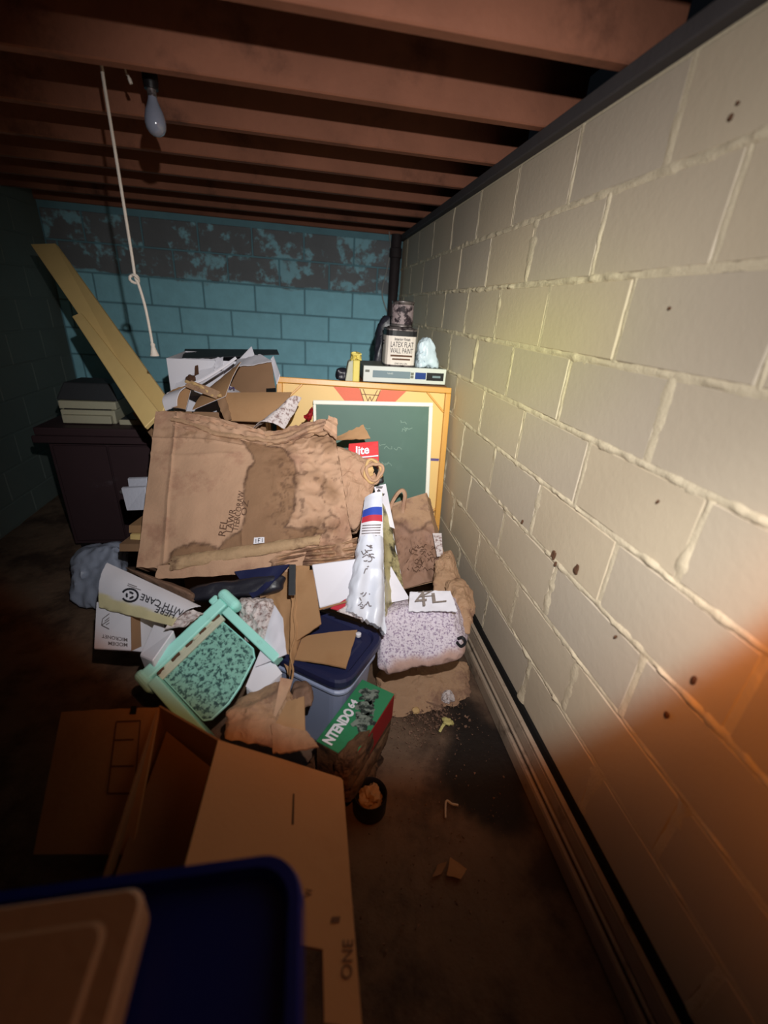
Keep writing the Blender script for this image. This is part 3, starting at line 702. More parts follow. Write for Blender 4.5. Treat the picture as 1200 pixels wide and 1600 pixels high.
# ---- framed games board
TL_, TR_ = A(432, 588, 2.22), A(706, 606, 2.345)
BRp = A(685, 830, 2.53)
bu = (TR_ - TL_); bv = (BRp - TR_); bw_, bh_ = bu.length, bv.length; bu.normalize(); bv = -(bv - bu * bv.dot(bu)).normalized(); bn = bu.cross(bv).normalized()
B0 = TL_ - bv * bh_                      # lower-left corner, front face of the frame
def bp(u, v, d=0): return B0 + bu * u + bv * v + bn * d
gb = thing('games_board', bp(bw_ / 2, 0, -.03), 'wooden framed games board with tan playfield, leaning behind the small chalkboard', 'board')
rw, rd = .030, .045
part('playfield', obox(bp(.01, .01, -rd + .012), bu * (bw_ - .02), bv * (bh_ - .02), bn * .010, .001), m_play, gb)
part('frame_rail', obox(bp(0, bh_ - rw, -rd), bu * bw_, bv * rw, bn * rd, .004, 2), m_frame, gb)
part('frame_rail', obox(bp(0, 0, -rd), bu * bw_, bv * rw, bn * rd, .004, 2), m_frame, gb)
part('frame_rail', obox(bp(0, rw, -rd), bu * rw, bv * (bh_ - 2 * rw), bn * rd, .004, 2), m_frame, gb)
part('frame_rail', obox(bp(bw_ - rw, rw, -rd), bu * rw, bv * (bh_ - 2 * rw), bn * rd, .004, 2), m_frame, gb)
pf = -rd + .0225
for (x0, y0, x1, y1) in ((rw, bh_ - .13, .13, bh_ - rw), (bw_ - .13, bh_ - rw, bw_ - rw, bh_ - .13), (rw, .13, .13, rw), (bw_ - .13, rw, bw_ - rw, .13)):
    part('corner_strip', bar(bp(x0, y0, pf + .004), bp(x1, y1, pf + .004), bn * .016, (bp(x1, y1) - bp(x0, y0)).normalized().cross(bn) * .010, .002), m_frame, gb)
mid = bw_ * .52
part('red_triangle', plate([bp(mid - .19, bh_ - rw - .002, pf + .001), bp(mid - .09, bh_ - .145, pf + .001), bp(mid + .09, bh_ - .145, pf + .001), bp(mid + .20, bh_ - rw - .002, pf + .001)], .001), m_red, gb)
part('tan_triangle', plate([bp(mid - .055, bh_ - rw - .002, pf + .002), bp(mid - .012, bh_ - .125, pf + .002), bp(mid + .02, bh_ - .125, pf + .002), bp(mid + .065, bh_ - rw - .002, pf + .002)], .001), m_play, gb)
part('line_pattern', strips([[(0, 1), (.3, 0), (.5, .6), (.7, 0), (1, 1)], [(.15, 1), (.5, .1), (.85, 1)], [(.1, .7), (.9, .7)]], bp(mid - .05, bh_ - .125, pf + .002), bu * .11, bv * .09, .004, .001), m_brownprint, gb)
part('purple_line', obox(bp(bw_ - .10, bh_ - .40, pf), bu * .068, bv * .014, bn * .001, 0), m_purple, gb)
part('brown_line', obox(bp(bw_ - .10, bh_ - .70, pf), bu * .068, bv * .010, bn * .001, 0), m_brownprint, gb)
# ---- small chalkboard with a white frame, in front of it
cn = bn; cp0 = bp(0, 0, .032)
ca, cb_, cc, cd = [AP(x, y, cp0, cn) for x, y in ((489, 625), (677, 629), (661, 812), (489, 800))]
cu = (cb_ - ca); cwid = cu.length; cu.normalize(); cvv = cn.cross(cu).normalized(); chh = .62
C0 = ca - cvv * chh
cbd = thing('chalkboard', C0 + cu * cwid / 2, 'small green chalkboard in a white frame with faint scribbles', 'chalkboard')
fw = .022
part('slate', obox(C0 + cu * .01 + cvv * .01 - cn * .012, cu * (cwid - .02), cvv * (chh - .02), cn * .008, .001), m_chalkb, cbd)
part('frame_rail', obox(C0 + cvv * (chh - fw) - cn * .016, cu * cwid, cvv * fw, cn * .018, .003), m_whitewood, cbd)
part('frame_rail', obox(C0 - cn * .016, cu * cwid, cvv * fw, cn * .018, .003), m_whitewood, cbd)
part('frame_rail', obox(C0 + cvv * fw - cn * .016, cu * fw * .7, cvv * (chh - 2 * fw), cn * .018, .003), m_whitewood, cbd)
part('frame_rail', obox(C0 + cvv * fw + cu * (cwid - fw) - cn * .016, cu * fw, cvv * (chh - 2 * fw), cn * .018, .003), m_whitewood, cbd)
rs = random.Random(5)
for k in range(11):
    x, y = ((.68, .80), (.58, .60), (.62, .48), (.42, .80))[k % 4]; x += rs.uniform(-.07, .10); y += rs.uniform(-.04, .05); q = []
    for i in range(6): q.append((x + i * .013 + rs.uniform(-.012, .012), y + rs.uniform(-.016, .016)))
    part('chalk_scribble', strips([q], C0 - cn * .004, cu * cwid, cvv * chh, .003, .0006), m_chalk, cbd)

# ================================================================== cartons at the back of the pile
def carton(name, label, x0, x1, y0, y1, z0, z1, m, th=.006, edge=None, sides='fblr', loc=None):
    r = thing(name, ((x0 + x1) / 2, (y0 + y1) / 2, z0), label, 'box')
    part('bottom_panel', obox((x0, y0, z0), (x1 - x0, 0, 0), (0, y1 - y0, 0), (0, 0, th), .001), m, r)
    if 'f' in sides: part('side_panel', obox((x0, y0, z0 + th), (x1 - x0, 0, 0), (0, th, 0), (0, 0, z1 - z0 - th), .001), m, r)
    if 'b' in sides: part('side_panel', obox((x0, y1 - th, z0 + th), (x1 - x0, 0, 0), (0, th, 0), (0, 0, z1 - z0 - th), .001), m, r)
    if 'l' in sides: part('side_panel', obox((x0, y0 + th, z0 + th), (th, 0, 0), (0, y1 - y0 - 2 * th, 0), (0, 0, z1 - z0 - th), .001), m, r)
    if 'r' in sides: part('side_panel', obox((x1 - th, y0 + th, z0 + th), (th, 0, 0), (0, y1 - y0 - 2 * th, 0), (0, 0, z1 - z0 - th), .001), m, r)
    return r
def two_ply(nm, c, m_in, m_out, root, nu=10, nv=8, fn=None, rag=(0, 0, 0, 0), seed=0, th=.005, label=None):
    """a flap: coloured face plus the other-coloured liner on its back as a sub-part"""
    f = part(nm, sheet(c, nu, nv, th * .6, fn, rag, seed), m_in, root, label)
    a, b, d, e = [V(p) for p in c]; n = ((b - a) + (d - e)).cross((e - a) + (d - b)).normalized()
    part('liner', sheet([p - n * th * .6 for p in (a, b, d, e)], nu, nv, th * .4, fn, rag, seed), m_out, f)
    return f
# far dark-edged box
k1 = carton('dark_box', 'dark topped box with torn white front, farthest back in the pile', -.74, -.36, 2.56, 2.95, 0, 1.165, m_white)
part('torn_front', sheet([A(268, 622, 2.33), A(352, 614, 2.30), A(348, 560, 2.34), A(284, 559, 2.36)], 14, 12, .004, crumple(.006, 14, 2), (0, .006, .006, .002), 3), m_white, k1)
part('top_flap', sheet([A(284, 560, 2.45), A(436, 553, 2.40), A(433, 546, 2.72), A(289, 545, 2.75)], 10, 6, .005, None), m_charcoal, k1)
part('dark_tear', sheet([A(303, 588, 2.31), A(311, 584, 2.31), A(309, 563, 2.33), A(305, 563, 2.33)], 4, 6, .002, None, (.003,) * 4, 5), m_rust, k1)
single('torn_paper', sheet([A(334, 580, 2.28), A(348, 578, 2.28), A(350, 557, 2.31), A(336, 560, 2.31)], 8, 8, .002, crumple(.008, 20, 4), (.004,) * 4, 9), m_paper, 'small torn white paper scrap on the dark topped box', 'paper')
single('red_rag', softhex([A(x, y, t) for t in (2.26, 2.30) for x, y in ((290, 596), (306, 596), (304, 586), (292, 588))], 8, 4, .008, 60, 2), m_rust, 'dark brown scrap lying against the torn white front of the far box', 'scrap')
# white-outside carton, brown inside, flaps up
k2 = carton('white_carton', 'white outside brown inside open carton behind the front flaps, left of the games board', -.43, -.20, 2.24, 2.44, 0, 1.02, m_card)
two_ply('flap', [A(350, 628, 2.26), A(432, 622, 2.22), A(424, 563, 2.27), A(366, 573, 2.32)], m_card2, m_white, k2, 10, 8, crumple(.004, 8, 3), (0, 0, .003, 0))
part('white_edge', sheet([A(365, 574, 2.28), A(426, 564, 2.24), A(405, 553, 2.34), A(371, 561, 2.36)], 14, 6, .003, crumple(.007, 14, 6), (0, 0, .012, 0), 4), m_white, k2, 'white torn flap edge folded back')
part('white_peak', sheet([A(372, 563, 2.35), A(398, 556, 2.35), A(393, 541, 2.36), A(388, 546, 2.36)], 6, 6, .003, None), m_white, k2, 'white torn pointed flap')
part('side_flap', sheet([A(432, 600, 2.20), A(437, 585, 2.20), A(427, 556, 2.28), A(423, 561, 2.27)], 4, 8, .005, None), m_white, k2, 'white folded right edge')
part('painted_hole', plate([A(416, 615, 2.215), A(431, 614, 2.195), A(431, 606, 2.2), A(416, 607, 2.22)], .002), m_black, k2)  # black plate on the flap; the dark of the hole is its colour
lp = single('printed_leaflet', sheet([A(347, 613, 2.08), A(379, 616, 2.06), A(372, 610, 2.14), A(352, 598, 2.15)], 6, 6, .002, crumple(.003, 12, 2)), m_white, 'white leaflet with purple print standing between the carton flaps', 'paper')
a_, b_, d_, e_ = A(353, 610, 2.065), A(366, 612, 2.055), A(364, 607, 2.10), A(355, 603, 2.10)
part('print', strips([[(0, .2), (.3, .9), (.5, .2), (.8, .8), (1, .2)], [(0, .6), (1, .6)]], a_, b_ - a_, e_ - a_, .006, .004), m_purple, lp)
# front carton whose flaps rise behind the big bag
k3 = carton('flapped_carton', 'brown carton with raised open flaps right behind the big stained bag', -.66, -.20, 2.06, 2.20, 0, .97, m_card2)
two_ply('flap', [A(356, 657, 1.93), A(440, 660, 1.90), A(456, 613, 1.97), A(340, 617, 2.02)], m_card, m_card2, k3, 14, 10, lambda u, v, p: .02 * math.sin(v * 2.2) - .012 * u * v, (0, 0, .003, .003), 2)
two_ply('flap', [A(300, 640, 1.98), A(352, 618, 1.95), A(371, 556, 2.08), A(318, 600, 2.06)], m_card, m_white, k3, 12, 10, lambda u, v, p: -.03 * v * v, (0, .002, .006, .002), 6)
part('white_rim', tube(spline([A(262, 616, 2.05), A(292, 602, 2.04), A(315, 594, 2.05), A(345, 576, 2.07), A(369, 559, 2.07)], 6), .007, 6), m_white, k3, 'white torn rim of the left flap')
two_ply('flap', [A(256, 640, 2.02), A(290, 640, 1.98), A(300, 602, 2.03), A(258, 618, 2.05)], m_card, m_white, k3, 10, 8, lambda u, v, p: .02 * math.sin(u * 3), (0, 0, .004, .004), 8, label='white backed curled flap')
part('white_curl', sheet([A(258, 642, 2.00), A(276, 634, 1.97), A(292, 604, 2.00), A(259, 616, 2.02)], 10, 8, .004, lambda u, v, p: .02 * math.sin(v * 3), (.002,) * 4, 4), m_white, k3, 'white curled outside of the left flap')
part('fold_strip', sheet([A(338, 625, 1.93), A(352, 620, 1.92), A(362, 655, 1.90), A(352, 660, 1.91)][::-1], 6, 10, .004, crumple(.006, 18, 5), (.003,) * 4, 5), m_card2, k3)
part('torn_strip', tube(spline([A(290, 596, 1.99), A(305, 600, 1.97), A(320, 608, 1.96), A(330, 618, 1.95), A(345, 618, 1.94)], 5), [.006 + .003 * math.sin(i * 1.7) for i in range(21)], 6), m_cardedge, k3, 'ragged pale torn strip')
part('fold_strip', sheet([A(286, 604, 1.985), A(300, 594, 1.985), A(345, 612, 1.94), A(338, 624, 1.94)], 10, 4, .004, crumple(.008, 18, 7), (.004,) * 4, 3), m_kraft2, k3)
sp = single('curled_newspaper', sheet([A(392, 672, 1.90), A(445, 672, 1.89), A(472, 622, 1.96), A(448, 634, 1.97)], 16, 16, .003, lambda u, v, p: .05 * math.sin(u * 3.0) * (1 - .3 * v) + .01 * noise.noise(p * 20), (.003,) * 4, 3), m_news, 'grey white curled newspaper poking out between big bag and games board', 'newspaper')
single('red_tassel', softhex([A(x, y, t) for t in (1.99, 2.03) for x, y in ((478, 655), (486, 658), (488, 640), (481, 643))], 6, 3, .02, 50, 2), m_redcard, 'small red tattered bit beside the left edge of the chalkboard', 'scrap')

# ================================================================== the big stained kraft bag
bTL, bTR, bBR, bBL = A(244, 640, 1.85), A(522, 664, 1.87), A(556, 872, 1.66), A(214, 886, 1.66)
STAIN = [(371, 662), (385, 690), (397, 715), (393, 725), (384, 740), (381, 765), (383, 800), (379, 828), (352, 842), (341, 851), (322, 846), (302, 844), (283, 848), (270, 858), (264, 868), (250, 879), (262, 889), (330, 880), (400, 868), (450, 852), (505, 833), (512, 826), (500, 826), (462, 826), (447, 824), (458, 800), (463, 779), (460, 760), (463, 730), (452, 705), (440, 692), (420, 686), (395, 676)]
def sdist(x, y, P):
    d = 1e9; ins = False; n = len(P)
    for i in range(n):
        (x0, y0), (x1, y1) = P[i], P[(i + 1) % n]; dx, dy = x1 - x0, y1 - y0
        t = max(0, min(1, ((x - x0) * dx + (y - y0) * dy) / (dx * dx + dy * dy + 1e-9))); d = min(d, math.hypot(x - x0 - t * dx, y - y0 - t * dy))
        if (y0 > y) != (y1 > y) and x < (x1 - x0) * (y - y0) / (y1 - y0) + x0: ins = not ins
    return -d if ins else d
def wob(x, y): return x + 5 * noise.noise(V((x * .06, y * .06, 1))) + 2 * noise.noise(V((x * .2, y * .2, 2))), y + 5 * noise.noise(V((x * .06, y * .06, 5))) + 2 * noise.noise(V((x * .2, y * .2, 7)))
def stain_mask(p):
    x, y = wob(*proj(p)); d = sdist(x, y, STAIN); m = 1 - sst(d, -1.5, 1.5)
    blot = max(0, noise.noise(V((x * .03, y * .03, 9))) * 1.6) * sst(x, 430, 470)
    top = sst(noise.noise(V((x * .05, y * .1, 3))) + .35 - abs(y - 672 - (x - 250) * .06) / 22, 0, .5) * .6
    return max(m * .85, min(.7, blot), top)
def stain_line(p):
    x, y = wob(*proj(p)); d = sdist(x, y, STAIN)
    l = math.exp(-(d / 2.0) ** 2) * (.7 + .5 * noise.noise(V((x * .05, y * .05, 4)))) * 1.0
    spot = sst(noise.noise(V((x * .09, y * .09, 31))) + .5 * noise.noise(V((x * .25, y * .25, 33))), .25, .6) * sst(x, 400, 440) * .55
    scr = math.exp(-((x - 447 + 8 * math.sin(y * .05)) / 12) ** 2) * sst(y, 700, 740) * (1 - sst(y, 790, 820)) * max(0, .6 - abs(noise.noise(V((x * .16, y * .16, 40)))) * 4)
    l = max(l, spot, scr)
    c1 = math.exp(-((math.hypot((x - 518) / 1.0, (y - 815) / .75) - 12 - 3 * noise.noise(V((x * .2, y * .2, 0)))) / 2) ** 2) * .6
    cr = max(0, .5 - abs(noise.noise(V((x * .07, y * .09, 12)))) * 9) * sst(y, 800, 850) * sst(x, 400, 470)
    ver = max(0, .4 - abs(noise.noise(V((x * .05, y * .05, 22)))) * 8) * sst(y, 700, 680) * sst(x, 260, 300) if y < 700 else 0
    return min(1, l + c1 + cr + ver)
def bag_fn(u, v, p):
    x, y = proj(p)
    h = .010 * noise.noise(p * 5) + .004 * noise.noise(p * 16)
    h += .03 * math.sin(min(1, u * 1.0) * math.pi) * math.sin(v * math.pi)
    rg = sst(u, .55, .8)
    h += rg * .016 * (.5 - 2 * abs(noise.noise(p * 12))) + rg * .006 * (.5 - 2 * abs(noise.noise(p * 30)))
    h += .006 * (noise.voronoi(p * 7)[0][0] - .4)
    h += .007 * math.exp(-((u - .12) / .006) ** 2) + .006 * math.exp(-((v - .80) / .008) ** 2) * (u < .5)
    low = sst(v, .16, .03) if v < .16 else 0
    low = 1 - sst(v, .02, .17)
    h += low * sst(u, .45, .75) * .030 * (.6 - 2.2 * abs(noise.noise(V((p.x * 9, p.y * 9, p.z * 34)))))
    h -= .01 * math.exp(-((u - .06) / .008) ** 2) * 0
    h += .012 * math.exp(-((v - .70 + .02 * math.sin(u * 9)) / .012) ** 2) * (u < .45) * .35
    h += .010 * math.exp(-((u - .48 - .10 * (v - .3) ** 2 * 2) / .006) ** 2) * (.1 < v < .42) * .5
    return h
bag = thing('leaf_bag', (bBL + bBR) / 2, 'very large water stained brown kraft paper bag lying across the middle of the pile', 'paper bag')
# outline eased so that the mouth sags in the middle
bg = sheet([bBL, bBR, bTR, bTL], 130, 100, .09, bag_fn, (.010, .006, .012, .0), 3, stain_mask, stain_line)
bnm = ((bBR - bBL) + (bTR - bTL)).cross((bTL - bBL) + (bTR - bBR)).normalized(); bup = (bTL - bBL + bTR - bBR).normalized(); brt = (bBR - bBL).normalized()
n2 = len(bg.v) // 2
for i in range(len(bg.v)):
    u, v = bg.uv[i]
    sag = -.050 * math.exp(-((u - .62) / .2) ** 2) * sst(v, .55, 1.0)
    lip = -.03 * math.exp(-((u - .25) / .22) ** 2) * (1 - sst(v, 0, .25))
    rgt = -.05 * sst(u, .6, 1) * sst(v, .1, .5) * 0
    bg.v[i] = bg.v[i] + bup * (sag + lip) + brt * rgt
part('paper_body', bg, m_kraft, bag)
def onb(x, y, d=.0): return AP(x, y, bBL + bnm * d, bnm)
# rolled mouth, fold and lip along the bottom, torn left corner
hem = [onb(x, y, .035) for x, y in ((268, 655), (300, 662), (335, 676), (370, 682), (400, 686), (430, 690), (455, 684), (480, 672), (505, 664), (522, 662))]
hs = spline(hem, 8)
part('rolled_mouth', tube([p + V((0, 0, .006 * noise.noise(p * 40))) for p in hs], [.010 + .006 * noise.noise(p * 30) for p in hs], 7), m_kraft2, bag, 'crinkled rolled paper mouth')
def hemfn(u, v, p): return .014 * (.5 - 2 * abs(noise.noise(p * 20))) + .012 * noise.noise(p * 9) + .006 * math.sin(v * 14)
part('mouth_lip', sheet([onb(270, 668, .03), onb(420, 696, .035), onb(412, 672, .03), onb(272, 640, .02)], 40, 10, .004, hemfn, (.008, .004, .012, .004), 4), m_kraft, bag)
part('mouth_lip', sheet([onb(415, 698, .03), onb(524, 676, .03), onb(520, 652, .02), onb(412, 676, .03)], 30, 10, .004, hemfn, (.008, .004, .010, .004), 8), m_kraft2, bag)
part('corner_ear', sheet([onb(505, 672, .04), onb(527, 690, .04), onb(528, 655, .05), onb(514, 650, .05)], 10, 10, .005, hemfn, (.004,) * 4, 2), m_kraft, bag)
def foldfn(u, v, p): return .011 * math.sin(v * math.pi) + .006 * noise.noise(p * 16) + .004 * (.5 - 2 * abs(noise.noise(p * 40)))
part('pale_fold', sheet([onb(262, 893, .03), onb(500, 852, .035), onb(503, 834, .03), onb(268, 868, .03)], 50, 10, .004, foldfn, (.006, .006, .005, .01), 5), m_fold, bag, 'paler brown folded strip')
def accfn(u, v, p): return .012 * math.sin(v * 24 + 5 * noise.noise(p * 7)) * sst(u, 0, .3) + .022 * noise.noise(p * 14) * sst(u, .1, .6) + .02 * (.5 - 2 * abs(noise.noise(p * 24)))
part('crumpled_base', sheet([onb(400, 893, .02), onb(556, 880, .02), onb(560, 838, .03), onb(430, 868, .04)], 60, 36, .02, accfn, (.008, .006, .004, .01), 7), m_kraft2, bag, 'crumpled damp corner')
part('lower_lip', sheet([onb(240, 906, .015), onb(470, 893, .02), onb(480, 862, .03), onb(246, 884, .03)], 40, 10, .01, crumple(.008, 10, 3), (.003, .004, .0, .003), 6), m_kraft, bag)
def btext(s, x, y, ln, hg): text_on(bg, s, (x + hg, y), (x + hg + ln * .16, y - ln), (x, y - hg * .16), m_brownink, bag, .0, .004)
btext('REL', 341, 838, 26, 11); btext('LAWR', 353, 832, 36, 10); btext('TFERCORAW', 363, 830, 62, 9); btext('OZ', 376, 806, 24, 9)
o_ = onb(396, 850, .042); part('paper_label', plate([o_, onb(413, 848, .042), onb(413, 839, .042), onb(397, 840, .042)], .002), m_white, bag, 'tiny white label')
o2 = onb(400, 848, .044); part('print', strips([[(0, 0), (0, 1)], [(.35, 0), (.35, 1), (.7, 1)], [(.35, .5), (.6, .5)], [(1, 0), (1, 1)]], o2, onb(410, 847, .044) - o2, onb(400, 842, .044) - o2, .0022, .001), m_ink, bag)
# side gusset thickness on the left
part('side_gusset', hexa([bBL - bnm * .01, bBL + brt * .02 - bnm * .01, bBL + brt * .02 - bnm * .10, bBL - bnm * .10, bTL - bnm * .01, bTL + brt * .02 - bnm * .01, bTL + brt * .02 - bnm * .1, bTL - bnm * .1], .004), m_kraft2, bag)

# ---- brown sack right of the big bag with a rolled mouth, red box, torn card
sk = thing('rolled_sack', A(560, 800, 1.95), 'brown paper sack with a rolled round mouth, squeezed right of the big stained bag', 'paper bag')
part('paper_body', softhex([A(528, 822, 1.86), A(562, 825, 1.84), A(556, 835, 2.00), A(520, 835, 2.00), A(520, 694, 1.95), A(592, 726, 1.98), A(590, 728, 2.06), A(522, 694, 2.08)], 26, 6, .012, 20, 5, None, True), m_kraft, sk)
mo = A(584, 736, 1.93); ax_ = (EYE - mo).normalized() + V((.5, 0, .15)); ax_.normalize()
def torus(c, ax, R, r, sy=1., n=24, m=8, wb=0, seed=0):
    ax = V(ax).normalized(); a = ax.orthogonal().normalized(); b = ax.cross(a)
    P = []
    for i in range(n + 1):
        th = 2 * math.pi * i / n; k = 1 + wb * noise.noise(V((math.cos(th) * .9 + seed, math.sin(th) * .9, seed))); P.append(V(c) + (a * math.cos(th) + b * math.sin(th) * sy) * R * k)
    return tube(P, r, m, False)
part('rolled_mouth', torus(mo, ax_, .042, .0075, .8, 40, 7, .5, 2), m_kraft, sk)
part('rolled_mouth', torus(mo - ax_ * .008, ax_, .046, .007, .85, 40, 7, .5, 9), m_cardedge, sk)
part('rolled_mouth', torus(mo - ax_ * .02, ax_, .048, .010, .9, 40, 7, .5, 5), m_kraft, sk)
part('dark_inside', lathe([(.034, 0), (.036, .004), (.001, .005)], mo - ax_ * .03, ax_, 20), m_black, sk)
part('paper_inside', softhex([mo + (V((x, y, z)) * .018) - ax_ * .014 for z in (-1.2, 1.2) for x, y in ((-1.3, -.5), (.3, -.5), (.3, .5), (-1.3, .5))], 6, 4, .006, 60, 1), m_cardedge, sk)
rb = thing('red_box', A(570, 720, 2.02), 'red box with white lettering behind the rolled paper sack', 'box')
ra, rb_, rc, rd_ = A(543, 716, 2.03), A(592, 722, 2.03), A(591, 689, 2.05), A(545, 693, 2.05)
rn = (rb_ - ra).cross(rd_ - ra).normalized()
part('carton', hexa([ra, rb_, rb_ - rn * .10, ra - rn * .10, rd_, rc, rc - rn * .10, rd_ - rn * .10], .002), m_mag, rb)
q0 = A(556, 711.5, 2.022); text('lettering', 'lite', q0, A(577, 709, 2.025) - q0, A(556, 697.5, 2.035) - q0, m_white, rb, .03, .001)
q0 = A(546, 722, 2.02); part('white_band', plate([A(552, 716.5, 2.021), A(591, 713, 2.021), A(591, 711, 2.022), A(560, 714, 2.022)], .001), m_white, rb)
single('torn_card', sheet([A(524, 688, 1.98), A(580, 686, 2.0), A(567, 661, 2.02), A(523, 683, 2.0)], 12, 8, .004, crumple(.006, 16, 4), (.002, .003, .004, .002), 4), m_card, 'torn brown card peak sticking up before the chalkboard', 'cardboard')
single('plastic_plug', softhex([A(x, y, t) for t in (1.97, 2.02) for x, y in ((586, 757), (600, 755), (599, 742), (588, 745))], 6, 5, .003, 30, 4), m_dark, 'black cap like bit under the rolled mouth of the sack', 'scrap')

# ---- big white printed bag with blue and red stripes, foil gusset
wb_ = thing('striped_bag', A(590, 930, 1.6), 'upright white bag with blue and red stripes and olive foil gusset', 'bag')
F = [A(546, 950, 1.62), A(602, 965, 1.60), A(597, 768, 1.80), A(570, 776, 1.80)]
part('front_panel', sheet(F, 26, 40, .004, lambda u, v, p: .018 * math.sin(u * math.pi) + .008 * noise.noise(p * 9) + .004 * (.5 - 2 * abs(noise.noise(p * 18))), (0, 0, .002, 0), 2), m_plastic, wb_)
def fq(u, v): return F[0].lerp(F[1], u).lerp(F[3].lerp(F[2], u), v)
fnn = (F[1] - F[0]).cross(F[3] - F[0]).normalized()
def fband(v0, v1, m, nm): part(nm, sheet([fq(.02, v0) + fnn * .004, fq(.98, v0) + fnn * .004, fq(.98, v1) + fnn * .004, fq(.02, v1) + fnn * .004], 12, 4, .001, lambda u, v, p: .018 * math.sin((.02 + .96 * u) * math.pi) + .004 * noise.noise(p * 9)), m, wb_)
fband(.79, .86, m_blue, 'blue_stripe'); fband(.735, .79, m_redp, 'red_stripe'); fband(.58, .735, m_white, 'label_panel')
o_ = fq(.12, .60) + fnn * .026; part('print', strips([[(0, y), (1, y + .06)] for y in (0, .22, .44, .66, .88)], o_, fq(.88, .60) - fq(.12, .60), fq(.12, .71) - fq(.12, .60), .0025, .001), m_greyink, wb_)
part('foil_gusset', sheet([A(603, 965, 1.60), A(634, 936, 1.78), A(605, 792, 1.92), A(597, 770, 1.80)], 14, 40, .004, lambda u, v, p: -.02 * math.sin(u * math.pi) + .008 * (.5 - 2 * abs(noise.noise(p * 14))), (0, .002, 0, 0), 5), m_foil, wb_)
part('back_panel', sheet([A(634, 936, 1.79), A(575, 950, 1.82), A(573, 776, 1.93), A(606, 790, 1.93)], 8, 12, .003, crumple(.006, 10, 3)), m_plastic, wb_)
rcp = single('receipt', sheet([A(596, 818, 1.90), A(617, 826, 1.86), A(602, 755, 1.98), A(584, 760, 1.98)], 8, 16, .0015, lambda u, v, p: .006 * math.sin(v * 5)), m_white, 'long white printed slip standing behind the striped bag', 'paper')
o_ = A(590, 775, 1.955); part('print', strips([[(0, .9), (.9, .9)], [(0, .8), (.8, .8)], [(.1, .45), (.5, .45), (.3, .62), (.1, .45)], [(.1, .2), (1, .2)], [(.1, .08), (.9, .08)]], o_, A(602, 776, 1.95) - o_, A(588, 759, 1.965) - o_, .003, .012), m_ink, rcp)
single('white_sheet', sheet([A(600, 944, 1.70), A(640, 936, 1.72), A(603, 872, 1.80), A(594, 880, 1.78)], 10, 12, .002, crumple(.006, 9, 4)), m_paper, 'plain white sheet fallen between striped bag and speckled sack', 'paper')
# ---- white crumpled mailing bag in front
mb = thing('mailing_bag', A(570, 985, 1.5), 'crumpled white plastic mailing bag with smudged black print', 'plastic bag')
mbg = sheet([A(538, 958, 1.46), A(606, 992, 1.47), A(600, 838, 1.63), A(562, 836, 1.60)], 34, 44, .03, lambda u, v, p: .022 * math.sin(u * math.pi) + .012 * math.sin(u * 11 + 3 * noise.noise(p * 4)) * (.3 + .7 * (1 - v)) + .008 * (.5 - 2 * abs(noise.noise(p * 13))), (.012, .008, .006, .008), 9)
part('plastic_body', mbg, m_plastic, mb)
def squig_px(geo, x0, y0, x1, y1, n, seed, wd=1.6, off=.004):
    r = random.Random(seed); L = []
    for i in range(n):
        x, y = r.uniform(x0, x1), r.uniform(y0, y1); L.append([(x + j * 3 + r.uniform(-1, 1), y + r.uniform(-4, 4)) for j in range(r.randint(2, 4))])
    return strips_on(geo, L, wd, off)
part('smudged_print', squig_px(mbg, 564, 850, 578, 898, 14, 3), m_greyink, mb)
part('smudged_print', squig_px(mbg, 560, 925, 578, 950, 9, 5), m_greyink, mb)
# ---- flat white box end beside it
we = thing('white_flat_box', A(520, 930, 1.5), 'flat white carton poking out under the right corner of the big bag', 'box')
c4 = [A(499, 950, 1.52), A(572, 930, 1.52), A(562, 872, 1.58), A(487, 882, 1.58)]; n4 = (c4[1] - c4[0]).cross(c4[3] - c4[0]).normalized()
part('carton', hexa([c4[0], c4[1], c4[1] - n4 * .05, c4[0] - n4 * .05, c4[3], c4[2], c4[2] - n4 * .05, c4[3] - n4 * .05], .003), m_white, we)
part('brown_edge', bar(A(499, 952, 1.495), A(556, 936, 1.495), V((0, 0, .008)), n4 * .004, .001), m_card, we)
single('glossy_magazine', sheet([A(516, 950, 1.49), A(562, 962, 1.47), A(553, 936, 1.52), A(540, 936, 1.52)], 8, 6, .004, crumple(.005, 12, 6)), m_redp, 'pink and white magazine edge under the flat white carton', 'magazine')
single('white_magazine', sheet([A(526, 955, 1.475), A(566, 968, 1.46), A(560, 948, 1.48), A(545, 944, 1.485)], 8, 6, .004, crumple(.004, 12, 2)), m_news, 'white magazine edge below the pink magazine', 'magazine')

# ================================================================== right side by the wall
kb = thing('handled_bag', A(650, 915, 2.05), 'brown paper shopping bag with twisted handle and crinkled print before the chalkboard', 'paper bag')
kF = [A(627, 922, 1.98), A(694, 905, 2.06), A(665, 770, 2.24), A(612, 792, 2.22)]
def kst(p):
    x, y = wob(*proj(p)); return min(1, sst(y, 812, 832) * .8)
def kli(p):
    x, y = wob(*proj(p)); return math.exp(-((y - 822 - 6 * math.sin(x * .1)) / 3) ** 2) * .6 + max(0, .5 - abs(noise.noise(V((x * .12, y * .12, 3)))) * 6) * sst(y, 830, 845) * (1 - sst(y, 885, 900))
part('front_panel', kfg := sheet(kF, 36, 60, .004, lambda u, v, p: .020 * math.sin(u * math.pi) * (1 - v * .4) + (.016 * (.5 - 2 * abs(noise.noise(p * 15))) + .012 * noise.noise(p * 8)) * (1 - .6 * sst(v, .55, .7)), (0, 0, .002, 0), 2, kst, kli), m_kraft2, kb)
part('side_gusset', sheet([A(604, 925, 2.10), A(627, 922, 1.98), A(612, 792, 2.22), A(603, 800, 2.30)], 8, 24, .003, crumple(.008, 12, 4)), m_kraft2, kb)
